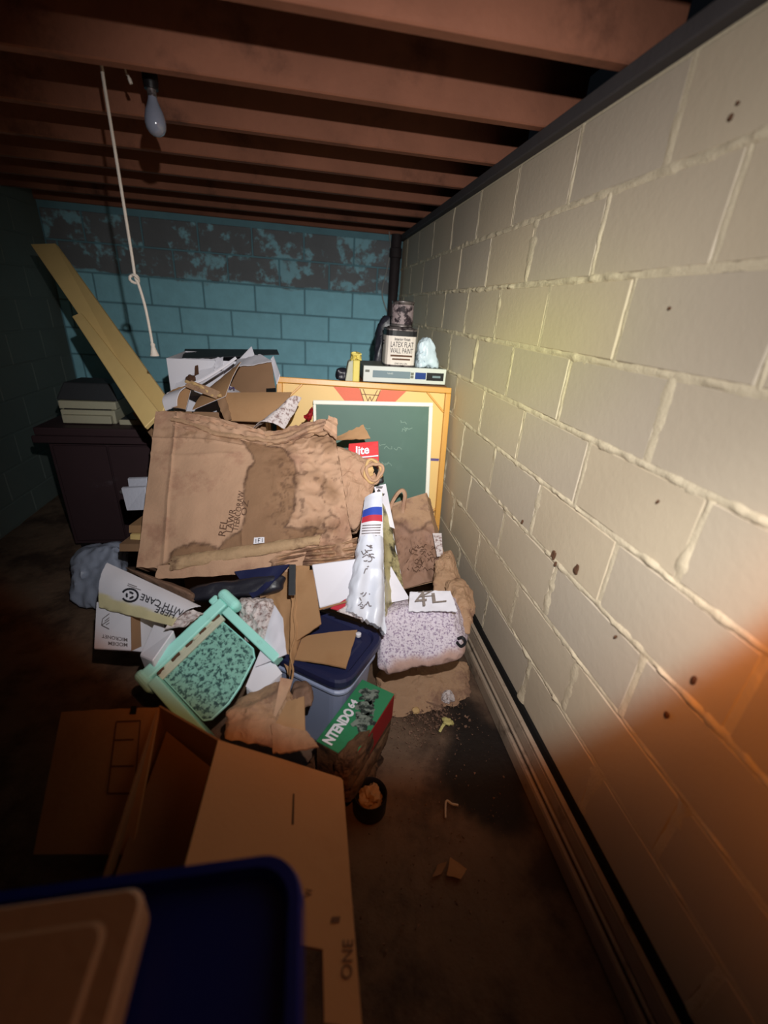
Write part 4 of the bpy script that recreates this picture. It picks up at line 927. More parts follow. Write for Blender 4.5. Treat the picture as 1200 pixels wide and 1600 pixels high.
part('side_gusset', sheet([A(694, 905, 2.06), A(702, 895, 2.18), A(672, 780, 2.33), A(665, 770, 2.24)], 8, 24, .003, crumple(.008, 12, 8)), m_kraft2, kb)
part('back_panel', sheet([A(702, 895, 2.19), A(604, 925, 2.11), A(603, 790, 2.31), A(667, 770, 2.33)], 8, 12, .003, crumple(.004, 12, 8)), m_kraft, kb)
part('base', plate([kF[0], A(604, 925, 2.10), A(702, 895, 2.18), kF[1]], .004), m_kraft2, kb)
part('handle', tube(spline([A(606, 806, 2.19), A(611, 788, 2.19), A(621, 771, 2.18), A(629, 766, 2.18), A(633, 774, 2.18), A(631, 790, 2.19), A(629, 812, 2.19)], 6), .011, 4), m_kraft, kb)
part('brown_print', squig_px(kfg, 634, 850, 682, 892, 40, 8, 1.3), m_brownink, kb)
single('brown_sack', softhex([A(672, 930, 1.86), A(716, 940, 1.86), A(722, 905, 2.02), A(690, 900, 2.04), A(684, 872, 1.98), A(704, 866, 2.00), A(706, 860, 2.10), A(688, 862, 2.12)], 22, 5, .014, 22, 4, None, True), m_kraft2, 'crumpled brown paper lump between the handled bag and the block wall', 'paper bag')
single('brown_sack', softhex([A(700, 985, 1.72), A(738, 1000, 1.66), A(742, 955, 1.80), A(712, 945, 1.86), A(694, 908, 1.86), A(724, 908, 1.82), A(736, 915, 1.90), A(706, 902, 1.98)], 24, 5, .014, 20, 14, None, True), m_kraft2, 'crumpled brown paper bag wedged against the wall behind the speckled sack', 'paper bag')
wsx = [A(683, 870, 2.05), A(692, 869, 2.05), A(690, 833, 2.10), A(676, 833, 2.10)]
single('paper_slip', sheet(wsx, 5, 8, .003, crumple(.003, 20, 5)), m_news, 'narrow spotted white slip under the corner of the games board', 'paper')
# ---- speckled mouldy sack
ss = thing('speckled_sack', A(655, 1060, 1.65), 'big white mouldy speckled paper sack lying on the floor by the wall', 'sack')
def spm(p): return 0
sg = softhex([A(583, 1066, 1.56), A(728, 1036, 1.56), A(738, 1000, 1.80), A(600, 1010, 1.85), A(590, 952, 1.62), A(706, 935, 1.66), A(716, 925, 1.84), A(622, 930, 1.86)], 34, 6, .010, 12, 21)
sg.at['mask'] = [max(0, min(1, sst(proj(p)[1] + (proj(p)[0] - 655) * .22 + 14 * noise.noise(p * 18), 1014, 1040))) for p in sg.v]
part('paper_body', sg, m_speck, ss)
o0, o1, o3 = A(639, 950, 1.605), A(718, 955, 1.60), A(640, 922, 1.655)
tp = part('printed_top', sheet([A(638, 956, 1.61), A(716, 956, 1.60), A(704, 922, 1.66), A(640, 924, 1.66)], 24, 10, .004, crumple(.006, 16, 6), (.004, .004, .003, .001), 3), m_white, ss, 'torn white panel with black letters')
for s_, x_, y_, wx, hy in (('4', 649, 948, 19, 23), ('L', 676, 942, 22, 15), ('Z', 654, 933, 26, 8)):
    o_ = A(x_, y_, 1.592 + (950 - y_) * .002); part('lettering', G(), m_ink, ss) if False else text('lettering', s_, o_, A(x_ + wx, y_ - 2, 1.592 + (950 - y_) * .002) - o_, A(x_ - 2, y_ - hy, 1.60 + (950 - y_ + hy) * .002) - o_, m_faint, ss, .0)
part('drawn_string', tube(spline([A(712, 1000, 1.62), A(722, 996, 1.60), A(727, 1004, 1.60), A(720, 1010, 1.60), A(713, 1003, 1.60)], 5), .006, 6), m_dark, ss)
single('rotten_layer', softhex([AZ(600, 1128, .0), AZ(732, 1100, .0), AZ(735, 1040, 0), AZ(590, 1060, 0), AZ(606, 1108, .015), AZ(722, 1078, .02), AZ(730, 1030, .06), AZ(592, 1040, .07)], 40, 6, .012, 26, 5, None, True), m_kraft2, 'rotten brown paper layer under the speckled sack', 'paper')
# ---- storage tub with navy lid
zl = .40
tq = [AZ(588, 985, zl), AZ(545, 1072, zl), AZ(430, 1025, zl), AZ(470, 935, zl)]
tc_ = sum(tq, V((0, 0, 0))) / 4; tu = (tq[0] - tq[3] + tq[1] - tq[2]).normalized(); tv = V((-tu.y, tu.x, 0)); TW, TD = .33, .275
tb = thing('storage_tub', V((tc_.x, tc_.y, 0)), 'hazy blue storage tub with navy lid, half buried beside the speckled sack', 'storage tub')
def tring(w, d, r, z): return [tc_ + tu * a + tv * b + V((0, 0, z - zl)) for a, b in rrect(w, d, r)]
part('tub_body', loft([tring(TW - .09, TD - .08, .04, .004), tring(TW - .08, TD - .07, .04, .02), tring(TW - .03, TD - .03, .05, .35), tring(TW - .012, TD - .012, .052, .355), tring(TW - .012, TD - .012, .052, .375)]), m_tub, tb)
part('rim_rib', loft([tring(TW - .022, TD - .022, .05, .315), tring(TW - .014, TD - .014, .05, .32), tring(TW - .014, TD - .014, .05, .328), tring(TW - .022, TD - .022, .05, .333)]), m_tub, tb)
ld = part('lid', loft([tring(TW + .012, TD + .012, .06, .366), tring(TW + .016, TD + .016, .06, .372), tring(TW + .016, TD + .016, .06, .392), tring(TW + .006, TD + .006, .058, zl), tring(TW - .03, TD - .03, .05, zl), tring(TW - .045, TD - .045, .045, zl - .010)]), m_navy, tb)
part('lid_panel', loft([tring(TW - .10, TD - .10, .03, zl - .010), tring(TW - .11, TD - .11, .03, zl - .004)]), m_navy, ld)
wt = AZ(560, 994, zl + .002)
single('plastic_chip', lathe([(.009, 0), (.010, .004), (.010, .012), (.006, .014)], wt, (0, 0, 1), 10), m_white, 'small white chip on the edge of the navy tub lid', 'scrap')
# ---- green game box with red side
zg = .29
ga, gb_, gc, gd = AZ(494, 1158, zg), AZ(566, 1062, zg), AZ(620, 1088, zg), AZ(548, 1188, zg)
gx = (gb_ - ga); gy = (gd - ga); gy = gy - gx.normalized() * gy.dot(gx.normalized())
gw = .125; gy = gy.normalized() * gw; ga = ga + V((0, 0, 0))
gx = gx * 1.0
gbx = thing('game_box', (ga + gx * .5 + gy * .5) - V((0, 0, zg)), 'green and red printed game box, rotten at its near end', 'box')
part('carton', obox(ga - V((0, 0, .145)), gx, gy, (0, 0, .143), .003), m_dirtcard, gbx)
part('red_side', obox(ga + gy * 1.001 - V((0, 0, .11)), gx, gy * .012, (0, 0, .108), .001), m_redcard, gbx, 'red printed side')
part('green_cover', obox(ga - V((0, 0, .002)), gx, gy, (0, 0, .004), .001), m_green, gbx, 'green printed top')
def gp(u, v, z=.0025): return ga + gx * u + gy * v + V((0, 0, z))
text('lettering', 'NTENDO', gp(.03, .40), gx * .50, -gy * .29, m_white, gbx, .05, label='white lettering')
text('lettering', '64', gp(.55, .30), gx * .12, -gy * .21, m_white, gbx, .05, label='white lettering')
rs = random.Random(11)
for (u, v, s) in ((.82, .45, .21), (.66, .58, .20), (.46, .70, .22)):
    pl = []
    for k in range(22):
        a = 2 * math.pi * k / 22; rr = s * (1 + rs.uniform(-.38, .25)); pl.append((u + rr * .62 * math.cos(a), v + rr * 1.25 * math.sin(a)))
    part('printed_picture', flat([pl], ga, gx, gy, -.0032), m_greypic, gbx, 'grey printed picture')
part('rotten_corner', softhex([gp(-.08, .55, -.12), gp(.35, .62, -.12), gp(.55, 1.03, -.12), gp(-.08, 1.05, -.12), gp(-.08, .60, .012), gp(.25, .74, .012), gp(.48, 1.02, .010), gp(-.08, 1.05, .012)], 20, 5, .008, 30, 3, None, True), m_dirtcard, gbx, 'rotten brown corner')
part('rotten_bottom', softhex([gp(-.05, -.02, -.20), gp(1.0, -.02, -.20), gp(1.0, 1.06, -.20), gp(-.05, 1.06, -.20), gp(-.05, -.02, -.14), gp(1.0, -.02, -.14), gp(1.0, 1.06, -.13), gp(-.05, 1.06, -.12)], 18, 6, .010, 22, 5), m_dirtcard, gbx)
single('rotten_carton', softhex([AZ(470, 1235, 0), AZ(575, 1250, 0), AZ(610, 1180, 0), AZ(500, 1160, 0), AZ(480, 1200, .10), AZ(545, 1225, .08), AZ(595, 1160, .06), AZ(500, 1140, .12)], 20, 4, .02, 18, 8), m_dirtcard, 'rotten dark carton remains below the green game box', 'cardboard')

# ================================================================== middle: cardboard, bags, paper
ob = thing('open_carton', A(450, 1030, 1.45), 'torn brown carton with upright flaps between the toy chair and the tub', 'box')
part('side_panel', sheet([A(408, 955, 1.58), A(452, 1060, 1.42), A(462, 885, 1.64), A(424, 900, 1.66)], 20, 22, .005, crumple(.009, 12, 3), (.003,) * 4, 3), m_card, ob)
part('side_panel', sheet([A(452, 1058, 1.38), A(470, 1000, 1.50), A(484, 884, 1.62), A(456, 884, 1.62)], 14, 22, .005, crumple(.010, 12, 6), (.002, .003, .002, .003), 5), m_card, ob)
part('flap', sheet([A(463, 1002, 1.47), A(502, 975, 1.47), A(489, 890, 1.58), A(462, 890, 1.60)], 10, 12, .005, crumple(.003, 10, 2), (.002,) * 4, 2), m_card, ob)
part('inner_panel', sheet([A(406, 935, 1.60), A(452, 918, 1.62), A(452, 882, 1.66), A(410, 890, 1.66)], 8, 8, .005, crumple(.003, 10, 7)), m_card2, ob)
part('torn_edge', tube(spline([A(461, 885, 1.60), A(463, 930, 1.55), A(459, 960, 1.50), A(462, 990, 1.46), A(454, 1022, 1.41), A(458, 1050, 1.38), A(450, 1085, 1.34)], 6), [.003 + .002 * noise.noise(V((i * .7, 0, 0))) for i in range(37)], 6), m_card, ob, 'pale torn edge')
single('dark_bar', bar(A(457, 882, 1.54), A(456, 930, 1.48), RT * .024, FW * .01, .003), m_charcoal, 'short dark flat bar hanging below the big bag before the torn carton', 'bar')
single('loose_flap', sheet([AZ(460, 1030, zl + .012), AZ(541, 1044, zl + .018), AZ(559, 984, zl + .012), AZ(472, 994, zl + .014)], 12, 10, .005, lambda u, v, p: .004 * math.sin(u * 3), (.001, .002, .001, .001), 6), m_card, 'loose piece of brown cardboard lying on the navy tub lid', 'cardboard')
single('black_bag', softhex([A(270, 945, 1.56), A(440, 925, 1.56), A(452, 935, 1.74), A(300, 945, 1.78), A(300, 912, 1.58), A(448, 892, 1.60), A(452, 908, 1.74), A(300, 922, 1.78)], 18, 5, .010, 9, 3), m_blackbag, 'black plastic sack squashed under the big stained bag', 'plastic bag')
single('navy_sheet', sheet([A(395, 935, 1.56), A(412, 925, 1.56), A(453, 882, 1.62), A(366, 893, 1.62)], 12, 8, .006, crumple(.008, 8, 5)), m_navy, 'navy blue plastic sheet hanging below the big stained bag', 'plastic sheet')
nb = thing('newspaper_bundle', A(420, 1020, 1.45), 'mouldy crumpled newsprint bundle behind the toy chair arm', 'newspaper')
part('crumpled_paper', softhex([A(382, 1010, 1.42), A(438, 1020, 1.39), A(442, 985, 1.50), A(384, 960, 1.57), A(372, 940, 1.50), A(418, 942, 1.47), A(425, 934, 1.60), A(376, 934, 1.62)], 28, 5, .011, 28, 11, None, True), m_news, nb)
part('white_sheet', sheet([A(400, 1042, 1.37), A(447, 1022, 1.36), A(441, 965, 1.42), A(428, 945, 1.46)], 10, 12, .003, crumple(.006, 10, 8)), m_paper, nb)
wbx = thing('white_box', A(415, 1085, 1.35), 'white carton corner showing below the toy chair panel', 'box')
w0 = [A(384, 1074, 1.35), A(402, 1088, 1.33), A(441, 1052, 1.38), A(424, 1030, 1.42)]
part('carton', hexa([w0[0] + V((0, .0, -.09)), w0[1] + V((0, 0, -.09)), w0[2] + V((0, 0, -.09)), w0[3] + V((0, 0, -.09)), w0[0], w0[1], w0[2], w0[3]], .003), m_white, wbx)
part('flap', sheet([w0[0] + V((0, 0, .004)), w0[1] + V((0, 0, .004)), A(441, 1052, 1.374), A(410, 1010, 1.42)], 6, 6, .003, crumple(.003, 9, 2)), m_white, wbx)
ks = thing('kraft_sack', A(400, 1150, 1.2), 'creased brown kraft sack under the toy chair', 'paper bag')
part('paper_body', softhex([A(350, 1160, 1.16), A(440, 1175, 1.16), A(468, 1120, 1.34), A(360, 1100, 1.36), A(352, 1110, 1.24), A(418, 1110, 1.24), A(452, 1058, 1.36), A(390, 1080, 1.36)], 26, 7, .012, 18, 6, None, True), m_kraft2, ks)
part('folded_wing', sheet([A(424, 1134, 1.22), A(446, 1092, 1.27), A(458, 1062, 1.32), A(438, 1058, 1.31)], 8, 10, .004, crumple(.005, 14, 3), (.002,) * 4, 3), m_kraft, ks)
pc_ = thing('pointed_card', A(460, 1170, 1.2), 'pointed piece of brown card standing before the tub', 'cardboard')
part('card_sheet', sheet([A(430, 1130, 1.21), A(477, 1148, 1.18), A(475, 1086, 1.26), A(448, 1096, 1.26)], 10, 12, .005, crumple(.003, 10, 4), (.001, .001, .003, .003), 7), m_card, pc_)
part('folded_base', sheet([A(425, 1178, 1.14), A(500, 1168, 1.12), A(480, 1142, 1.18), A(422, 1128, 1.20)], 14, 10, .006, crumple(.008, 12, 9), (.004,) * 4, 4), m_kraft2, pc_)
single('olive_cloth', softhex([A(452, 1120, 1.32), A(492, 1110, 1.32), A(490, 1080, 1.42), A(455, 1080, 1.42), A(456, 1080, 1.34), A(484, 1072, 1.34), A(478, 1060, 1.42), A(458, 1060, 1.42)], 12, 4, .012, 12, 3), m_foil and m_leaf, 'dark olive brown cloth bunched in front of the tub', 'cloth')

# ================================================================== toy chair
def cpt(x, y, t): return A(x, y, t)
At, Ab = cpt(357, 938, 1.50), cpt(222, 1066, 1.36)
Be, Ce = cpt(446, 1030, 1.42), cpt(352, 1150, 1.24)
cxv = (At - Ab).normalized(); cyv = ((Be - cpt(362, 957, 1.47)) + (Ce - cpt(238, 1070, 1.34))).normalized(); cyv = (cyv - cxv * cyv.dot(cxv)).normalized()
cnv = cxv.cross(cyv).normalized()
if cnv.dot(EYE - At) < 0: cnv = -cnv
CO_ = Ab; CLn = (At - Ab).length
def cc_(a, b, d=0): return CO_ + cxv * a + cyv * b + cnv * d
tch = thing('toy_chair', cc_(CLn / 2, .13, -.06), 'mint green plastic toy chair tipped on its side, panel grey with mould', 'toy chair')
part('back_rail', bar(cc_(.02, .0), cc_(CLn - .015, .0), cyv * .040, cnv * .050, .006, 2), m_mint, tch)
kn_ = cc_(CLn - .002, .012)
part('rounded_knob', bar(kn_ - cyv * .052 + cxv * .004, kn_ + cyv * .040 + cxv * .004, cxv * .040, cnv * .062, .019, 4), m_mint, tch, 'rounded mint rail end')
part('rounded_knob', bar(cc_(.012, -.03), cc_(.012, .055), cxv * .038, cnv * .060, .018, 4), m_mint, tch, 'rounded mint rail end')
part('side_rail', bar(cc_(CLn - .030, .035, .01), cc_(CLn - .030, .285, .01), cxv * .030, cnv * .058, .004, 2), m_mint, tch)
part('side_rail', bar(cc_(.030, .035, .01), cc_(.030, .300, .01), cxv * .034, cnv * .058, .004, 2), m_mint, tch)
pn = []
pw0, pw1 = .052, CLn - .062
for (a, b) in ((pw0, .048), (pw1, .048), (pw1 + .004, .19), (pw1 - .012, .215), (pw1 - .10, .245), (pw0 + .08, .255), (pw0 + .02, .25), (pw0 + .004, .235)): pn.append((a, b))
pm = [cc_(a, b, .006) for a, b in pn]
if newell(pm).dot(cnv) < 0: pm = pm[::-1]
pan = part('seat_panel', plate(pm, .018), m_mould, tch, 'mint panel covered in dark mould')
def rim(P, r): return tube(P + [P[0]], r, 6, False)
part('panel_rim', rim([p - cnv * .006 for p in pm], .005), m_mint, pan)
part('grimy_ledge', bar(cc_(.045, .034, .004), cc_(CLn - .05, .034, .004), cyv * .026, cnv * .016, .004, 2), m_grime, tch, 'grimy cream ledge')
for i in range(9):
    a = .06 + i * (CLn - .13) / 8; part('grime_crust', softhex([cc_(a + x * .014, .022 + y * .006, .012 + z * .004) for z in (-1, 1) for x, y in ((-1, -1), (1, -1), (1, 1), (-1, 1))], 3, 4, .006, 80, i), m_grime if i % 2 else m_rust, tch)
part('peg', bar(cc_(CLn - .03, -.075, -.05), cc_(CLn - .03, -.045, -.05), cxv * .034, cnv * .03, .008, 3), m_mint, tch)

# ================================================================== white cartons on the left
oc = thing('opened_white_carton', A(190, 1010, 1.5), 'white carton with upside down black lettering on its curled flap, left of the chair', 'box')
of = [A(155, 950, 1.50), A(268, 978, 1.36), A(318, 952, 1.42), A(172, 884, 1.60)]
def ofn(u, v, p): return .035 * math.sin(v * math.pi * .8) + .004 * noise.noise(p * 10)
gfl = sheet(of, 26, 20, .004, ofn, (.003, .002, .0, .002), 4)
gfl.at['mask'] = [sst(.26 + .04 * noise.noise(V((uv[0] * 6, 0, 0))) - uv[1] - (.12 if False else 0), -.02, .03) for uv in gfl.uv]
fpn = part('flap', gfl, m_white, oc)
ofn_ = ((of[1] - of[0]) + (of[2] - of[3])).cross((of[3] - of[0]) + (of[2] - of[1])).normalized()
def utext(s, a, b, c): text_on(gfl, s, a, b, c, m_ink, oc, .012, .004)
utext('WITH CARE', (291, 954), (222, 927), (287, 964))
utext('OPEN HERE', (314, 971), (246, 947), (309, 980))
ring_ = [(203 + 12.5 * math.cos(a), 930 + 10 * math.sin(a)) for a in [math.radians(205 + 14 * i) for i in range(23)]]
part('round_logo', strips_on(gfl, [ring_], 3.2, .004), m_ink, oc)
part('round_logo', strips_on(gfl, [[(203 + 5.2 * math.cos(a), 930 + 4.6 * math.sin(a)) for a in [math.radians(120 * i + 13 * j + 20) for j in range(7)]] for i in range(3)], 3.4, .004), m_ink, oc)
part('small_print', strips_on(gfl, [[(200, 912), (214, 917)], [(199, 914.5), (220, 922)]], 1.2, .004), m_greyink, oc)
bx4 = [A(146, 1014, 1.46), A(206, 1017, 1.42), A(205, 955, 1.47), A(150, 940, 1.53)]
bn4 = (bx4[1] - bx4[0]).cross(bx4[3] - bx4[0]).normalized()
part('carton_body', hexa([bx4[0], bx4[1], bx4[1] - bn4 * .16, bx4[0] - bn4 * .16, bx4[3], bx4[2], bx4[2] - bn4 * .16, bx4[3] - bn4 * .16], .003), m_white, oc)
def bo_(u, v, d=.001): return bx4[0].lerp(bx4[1], u).lerp(bx4[3].lerp(bx4[2], u), v) + bn4 * d
part('device_icon', strips([[(.2, .40), (.48, .28), (.82, .52), (.55, .68), (.2, .40)], [(.2, .40), (.22, .58), (.52, .85), (.55, .68)], [(.52, .85), (.84, .68), (.82, .52)], [(.32, .42), (.60, .62)], [(.45, .34), (.72, .56)], [(.42, .47), (.55, .38)], [(.28, .52), (.48, .70)]], bo_(0, .2), bo_(1, .2) - bo_(0, .2), bo_(0, .95) - bo_(0, .2), .0035, .001), m_greyink, oc)
text('lettering', 'MICRONET', bo_(.90, .30), bo_(.22, .32) - bo_(.90, .30), bo_(.90, .21) - bo_(.90, .30), m_greyink, oc, .02)
text('lettering', 'MODEM', bo_(.90, .18), bo_(.40, .18) - bo_(.90, .18), bo_(.90, .09) - bo_(.90, .18), m_greyink, oc, .02)
part('grey_side', plate([A(206, 1017, 1.42), A(221, 1010, 1.46), A(219, 958, 1.50), A(205, 955, 1.47)], .004), m_card2, oc)
w5 = [A(218, 1024, 1.38), A(238, 1033, 1.34), A(272, 985, 1.40), A(240, 975, 1.44)]
w5b = thing('small_white_box', A(245, 1040, 1.35), 'plain white box tucked between the lettered carton and the toy chair', 'box')
dn = V((.0, .02, -.10))
part('carton', hexa([p + dn for p in w5] + w5, .003), m_white, w5b)
single('crumpled_wrap', sheet([A(255, 985, 1.36), A(292, 978, 1.36), A(318, 955, 1.42), A(285, 952, 1.43)], 14, 14, .003, crumple(.012, 24, 5), (.003,) * 4, 3), m_news, 'crumpled printed wrap at the right end of the lettered flap', 'paper')
single('grey_wrap', softhex([A(196, 890, 1.66), A(300, 945, 1.56), A(312, 940, 1.66), A(210, 890, 1.76), A(190, 884, 1.66), A(296, 925, 1.54), A(310, 925, 1.60), A(206, 888, 1.70)], 18, 5, .012, 18, 6), m_leaf, 'grey brown crinkled wrap lying along the top of the lettered carton', 'wrapping')
# ---- bag and white panels between cabinet and big bag
single('hazy_bag', softhex([A(104, 955, 2.14), A(190, 960, 2.10), A(200, 925, 2.30), A(120, 925, 2.36), A(108, 865, 2.20), A(185, 846, 2.16), A(205, 846, 2.36), A(120, 850, 2.40)], 24, 4, .022, 8, 4), m_clear, 'hazy grey plastic bag at the foot of the dark cabinet', 'plastic bag')
hp = [A(198, 798, 1.95), A(229, 797, 1.90), A(227, 761, 1.93), A(189, 763, 1.98)]
hn = V((0, 1, 0)) * .02
single('shelf_board', hexa([hp[0], hp[1], hp[1] + hn, hp[0] + hn, hp[3], hp[2], hp[2] + hn, hp[3] + hn], .002), m_whitepanel, 'larger white board end sticking out left of the big stained bag', 'board')
hp = [A(201, 762, 2.02), A(230, 760, 1.98), A(229, 747, 2.0), A(199, 748, 2.04)]
single('shelf_board', hexa([hp[0], hp[1], hp[1] + hn, hp[0] + hn, hp[3], hp[2], hp[2] + hn, hp[3] + hn], .002), m_whitepanel, 'narrow white board end above the larger one beside the big bag', 'board')
for (x0, y0, x1, y1, t_, mm, lb_) in ((201, 833, 236, 821, 1.92, m_card, 'upper tan wood block end left of the big bag'), (203, 849, 236, 835, 1.90, m_wood, 'middle pale wood block end left of the big bag'), (186, 862, 240, 850, 1.86, m_card2, 'lowest wide brown block left of the big bag')):
    hp = [A(x0, y1 + (y0 - y1), t_), A(x1, y0, t_ - .03), A(x1, y1, t_ - .02), A(x0, y1, t_ + .01)]
    hn2 = V((.03, .12, 0)); single('wood_block', hexa([hp[0], hp[1], hp[1] + hn2, hp[0] + hn2, hp[3], hp[2], hp[2] + hn2, hp[3] + hn2], .002), mm, lb_, 'wood block', 'wood blocks left of the big bag')

# ================================================================== foreground
fc = thing('big_open_carton', (-.12, .52, 0), 'big brown carton in the foreground with wide opened flaps', 'box')
fa, fcn, fbn = A(341, 1156, 1.055), A(535, 1216, 1.15), A(566, 1606, .70)
def fl_(a, b): return fa + (fcn - fa) * a + (fbn - fcn) * b
fdn = fl_(0, .80)
rfl = part('flap', plate([fl_(0, .80), fl_(.80, .80), fl_(.80, 1), fl_(1, 1), fl_(1, .5), fl_(1.003, .012), fl_(.985, 0), fl_(.5, -.004), fl_(0, 0)], .006), m_card, fc, 'wide right hand flap')
fnv = (fbn - fcn).cross(fcn - fa).normalized()
if fnv.dot(EYE - fa) < 0: fnv = -fnv
def fo2(x, y): return AP(x, y, fdn + fnv * .001, fnv)
part('slit', plate([fo2(456, 1288) , fo2(459, 1288), fo2(460, 1240), fo2(458, 1240)], .001), m_black, rfl)
def ft(s, x, y, hx, hy, m=m_brownink):
    o_ = fo2(x, y); text('lettering', s, o_, fo2(x + 2, y - hy) - o_, fo2(x - hx, y + 1) - o_, m, rfl, .01)
ft('ONE', 550, 1530, 18, 62); ft('1', 530, 1442, 14, 10); ft('W', 487, 1402, 12, 14)
hz = fa.z - .005
body = [V((fa.x - .02, fa.y, hz))]
cA = V((fa.x, fa.y, 0)); cD = V((fdn.x, fdn.y, 0))
Lx = A(248, 1104, 1.16); Lx2 = A(204, 1335, .93)
p4 = [V((Lx.x, Lx.y, 0)), V((fa.x, fa.y, 0)), V((fdn.x, fdn.y, 0)), V((Lx2.x - .03, fdn.y, 0))]
def wallp(nm, a, b, za, zb):
    part(nm, sheet([V((a.x, a.y, .002)), V((b.x, b.y, .002)), V((b.x, b.y, zb)), V((a.x, a.y, za))], 6, 6, .005, None), m_card2, fc)
wallp('side_panel', p4[0], p4[1], Lx.z, fa.z - .004); wallp('side_panel', p4[1], p4[2], fa.z - .004, fdn.z - .004); wallp('side_panel', p4[2], p4[3], fdn.z - .01, Lx2.z - .004); wallp('side_panel', p4[3], p4[0], Lx2.z - .004, Lx.z - .004)
part('bottom_panel', plate([p + V((0, 0, .008)) for p in p4[::-1]] if newell(p4).z < 0 else [p + V((0, 0, .008)) for p in p4], .006), m_card2, fc)
zi = .40
part('inner_flap', sheet([V((p4[3].x + .01, p4[3].y + .02, zi - .02)), V((p4[2].x - .01, p4[2].y + .02, zi - .03)), V((p4[1].x - .012, p4[1].y - .012, zi)), V((p4[0].x + .012, p4[0].y - .012, zi - .01))], 8, 8, .005, crumple(.003, 6, 2)), m_card2, fc)
lfl = part('flap', sheet([A(52, 1335, .98), Lx2, Lx, A(96, 1112, 1.22)], 16, 16, .006, lambda u, v, p: .003 * math.sin(u * 4), (0, .0, .002, 0), 8), m_card, fc, 'left hand flap with printed rectangle')
ln_ = (Lx2 - A(52, 1335, .98)).cross(Lx - Lx2).normalized()
def lo_(x, y): return AP(x, y, Lx + ln_ * .004, ln_)
part('printed_rectangle', strips([[(0, 0), (1, 0), (1, 1), (0, 1), (0, 0)], [(0, .72), (.8, .72)], [(0, .35), (.9, .35)]], lo_(168, 1240), lo_(210, 1240) - lo_(168, 1240), lo_(182, 1128) - lo_(168, 1240), .004, .001), m_brownink, lfl)
part('slot', plate([lo_(202, 1116), lo_(212, 1116), lo_(214, 1103), lo_(205, 1103)], .001), m_black, lfl)
# ---- blue tub with tan lid, close to the lens
bt = thing('blue_tote', (-.17, .21, 0), 'deep blue plastic tote in the lower left corner under a tan lid', 'storage tub')
zt_ = .775
c1_, c2_, c3_ = AZ(470, 1345, zt_), AZ(470, 1640, zt_), AZ(205, 1325, zt_)
bxmax, bymax = -.016, AZ(455, 1345, zt_).y + .014
ctr = V((bxmax - .24, bymax - .17, 0))
def bring(w, d, r, z): return [ctr + V((a, b, z)) for a, b in rrect(w, d, r, 6)]
part('tub_body', loft([bring(.36, .26, .05, .0), bring(.37, .27, .05, .02), bring(.44, .31, .05, .70), bring(.45, .32, .05, .705)]), m_bluefore, bt)
part('rim', loft([bring(.45, .32, .05, .70), bring(.48, .34, .055, .705), bring(.485, .345, .055, .76), bring(.475, .335, .05, zt_), bring(.45, .31, .045, zt_), bring(.44, .30, .045, .755)]), m_bluefore, bt)
part('rim_groove', loft([bring(.487, .347, .055, .722), bring(.490, .350, .055, .728), bring(.487, .347, .055, .734)], False, False), m_bluefore, bt)
tl = AZ(232, 1380, zt_ + .05)
ct2 = V((tl.x - .17, tl.y - .11, 0))
def lring(w, d, r, z): return [ct2 + V((a, b, z)) for a, b in rrect(w, d, r, 6)]
tlid = thing('tan_lid', ct2 + V((0, 0, zt_)), 'tan plastic lid lying on the deep blue tote, lower left corner', 'lid')
part('lid_shell', loft([lring(.33, .21, .02, zt_ + .001), lring(.34, .22, .022, zt_ + .006), lring(.34, .22, .022, zt_ + .044), lring(.33, .21, .02, zt_ + .05)]), m_tanfore, tlid)
part('raised_panel', loft([lring(.28, .16, .018, zt_ + .05), lring(.27, .15, .018, zt_ + .054)]), m_tanfore, tlid)
# ---- floor litter
rc0 = AZ(577, 1262, 0)
tr_ = thing('open_tin', rc0, 'dark round tin with torn paper inside, on the floor beside the big carton', 'tin')
part('tin_wall', lathe([(.052, 0), (.054, .004), (.054, .075), (.052, .078), (.049, .075), (.049, .03)], rc0, (0, 0, 1), 26), m_dark, tr_)
part('paper_inside', softhex([rc0 + V((x * .034, y * .034, .03 + .045 * z)) for z in (0, 1) for x, y in ((-1, -1), (1, -1), (1, 1), (-1, 1))], 10, 3, .014, 40, 4), m_card, tr_)
ys = thing('yellow_scrap', AZ(696, 1130, 0), 'small torn yellow scrap on the dark wet floor', 'scrap')
part('strip', sheet([AZ(684, 1143, .006), AZ(689, 1145, .006), AZ(703, 1122, .012), AZ(696, 1121, .012)], 4, 8, .002, crumple(.004, 40, 2), (.003,) * 4, 3), m_scrap, ys)
part('head', softhex([AZ(x, y, z) for z in (.004, .022) for x, y in ((692, 1132), (708, 1133), (706, 1122), (690, 1121))], 6, 3, .008, 60, 3), m_scrap, ys)
for (x, y, s, mm, lb_) in ((663, 1098, .010, m_news, 'small white paper chip in front of the speckled sack, right one'), (637, 1075, .010, m_cardedge, 'small tan chip at the foot of the speckled sack'), (650, 1113, .016, m_cardedge, 'curled pale chip on the lit patch of floor')):
    c = AZ(x, y, .004); single('paper_chip', softhex([c + V((s * a, s * b, s * d)) for d in (0, .9) for a, b in ((-1, -1), (1, -.6), (.8, 1), (-1, .7))], 5, 3, s * .35, 60, x), mm, lb_, 'scrap', 'chips on the floor by the sack')
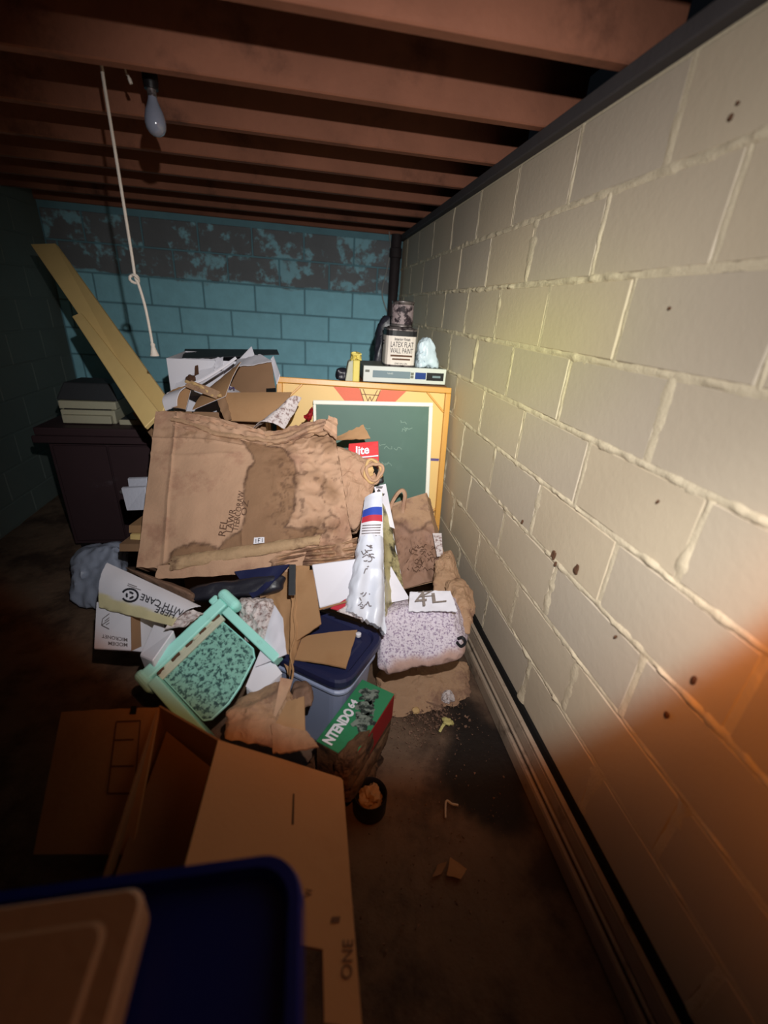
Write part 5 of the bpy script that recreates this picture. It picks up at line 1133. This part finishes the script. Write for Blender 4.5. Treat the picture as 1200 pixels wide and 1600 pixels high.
for i, (x, y, s, mm, lb_) in enumerate(((612, 1092, .020, m_kraft2, 'torn brown paper wad at the left end of the floor debris'), (700, 1092, .024, m_news, 'grey crumpled paper wad near the wall end of the floor debris'), (676, 1078, .018, m_kraft2, 'brown paper wad just under the speckled sack'), (722, 1062, .014, m_cardedge, 'tiny pale paper wad beside the metal channel'))):
    c = AZ(x, y, .012); single('paper_wad', softhex([c + V((s * a, s * b, s * d)) for d in (-.2, 1.0) for a, b in ((-1, -1), (1, -.6), (.8, 1), (-1, .7))], 9, 3, s * .25, 90, x, None, True), mm, lb_, 'scrap', 'paper wads on the floor by the sack')
single('twig', tube(spline([AZ(612, 1082, .02), AZ(640, 1090, .016), AZ(670, 1098, .012), AZ(688, 1104, .012)], 5), [.004 - .0001 * i for i in range(16)], 5), m_leaf, 'thin brown twig lying across debris before the speckled sack', 'twig')
cs = [AZ(x, y, .01) for x, y in ((697, 1275), (700, 1250), (704, 1252), (701, 1278))]
single('wire_clip', tube(spline([AZ(696, 1278, .008), AZ(697, 1252, .01), AZ(706, 1256, .008), AZ(716, 1258, .006)], 5), .0035, 5), m_rope, 'bent pale wire on the dark floor near the metal channel', 'wire')
single('card_scrap', sheet([AZ(697, 1368, .01), AZ(720, 1374, .01), AZ(731, 1358, .012), AZ(703, 1338, .02)], 6, 6, .003, crumple(.003, 20, 3), (.002,) * 4, 3), m_card, 'flat brown card scrap on the dark floor', 'scrap')
single('card_scrap', sheet([AZ(674, 1372, .008), AZ(690, 1366, .008), AZ(700, 1345, .01), AZ(684, 1350, .012)], 5, 5, .003, crumple(.003, 20, 6), (.002,) * 4, 5), m_card2, 'smaller darker card scrap beside the flat brown one on the floor', 'scrap')
# loose rotten crumbs: nobody could count these
gd_ = G(); gd_.sm = False; rs = random.Random(3)
for i in range(900):
    x = rs.gauss(655, 40); y = rs.gauss(1105, 26)
    if not (585 < x < 735 and 1062 < y < 1190): continue
    c = AZ(x, y, .004); s = .003 + .008 * rs.random() ** 3; k = len(gd_.v)
    d = [V((rs.uniform(-1, 1), rs.uniform(-1, 1), rs.uniform(.1, 1))) * s for _ in range(4)]
    gd_.v += [c + q for q in d] + [c + V((0, 0, -.004))]; gd_.f += [(k, k + 1, k + 2), (k + 1, k + 3, k + 2), (k, k + 2, k + 4), (k, k + 4, k + 1), (k + 1, k + 4, k + 3), (k + 2, k + 3, k + 4)]
for i in range(500):
    x = rs.uniform(560, 800); y = rs.uniform(1120, 1500); c = AZ(x, y, .003)
    if c.x > .70: continue
    s = .002 + .005 * rs.random() ** 3; k = len(gd_.v); d = [V((rs.uniform(-1, 1), rs.uniform(-1, 1), rs.uniform(.1, .8))) * s for _ in range(3)]
    gd_.v += [c + q for q in d] + [c + V((0, 0, -.004))]; gd_.f += [(k, k + 1, k + 2), (k, k + 2, k + 3), (k, k + 3, k + 1), (k + 1, k + 3, k + 2)]
single('floor_crumbs', gd_, m_leaf, 'loose brown crumbs of rotten paper scattered over the floor', 'debris', kind='stuff')
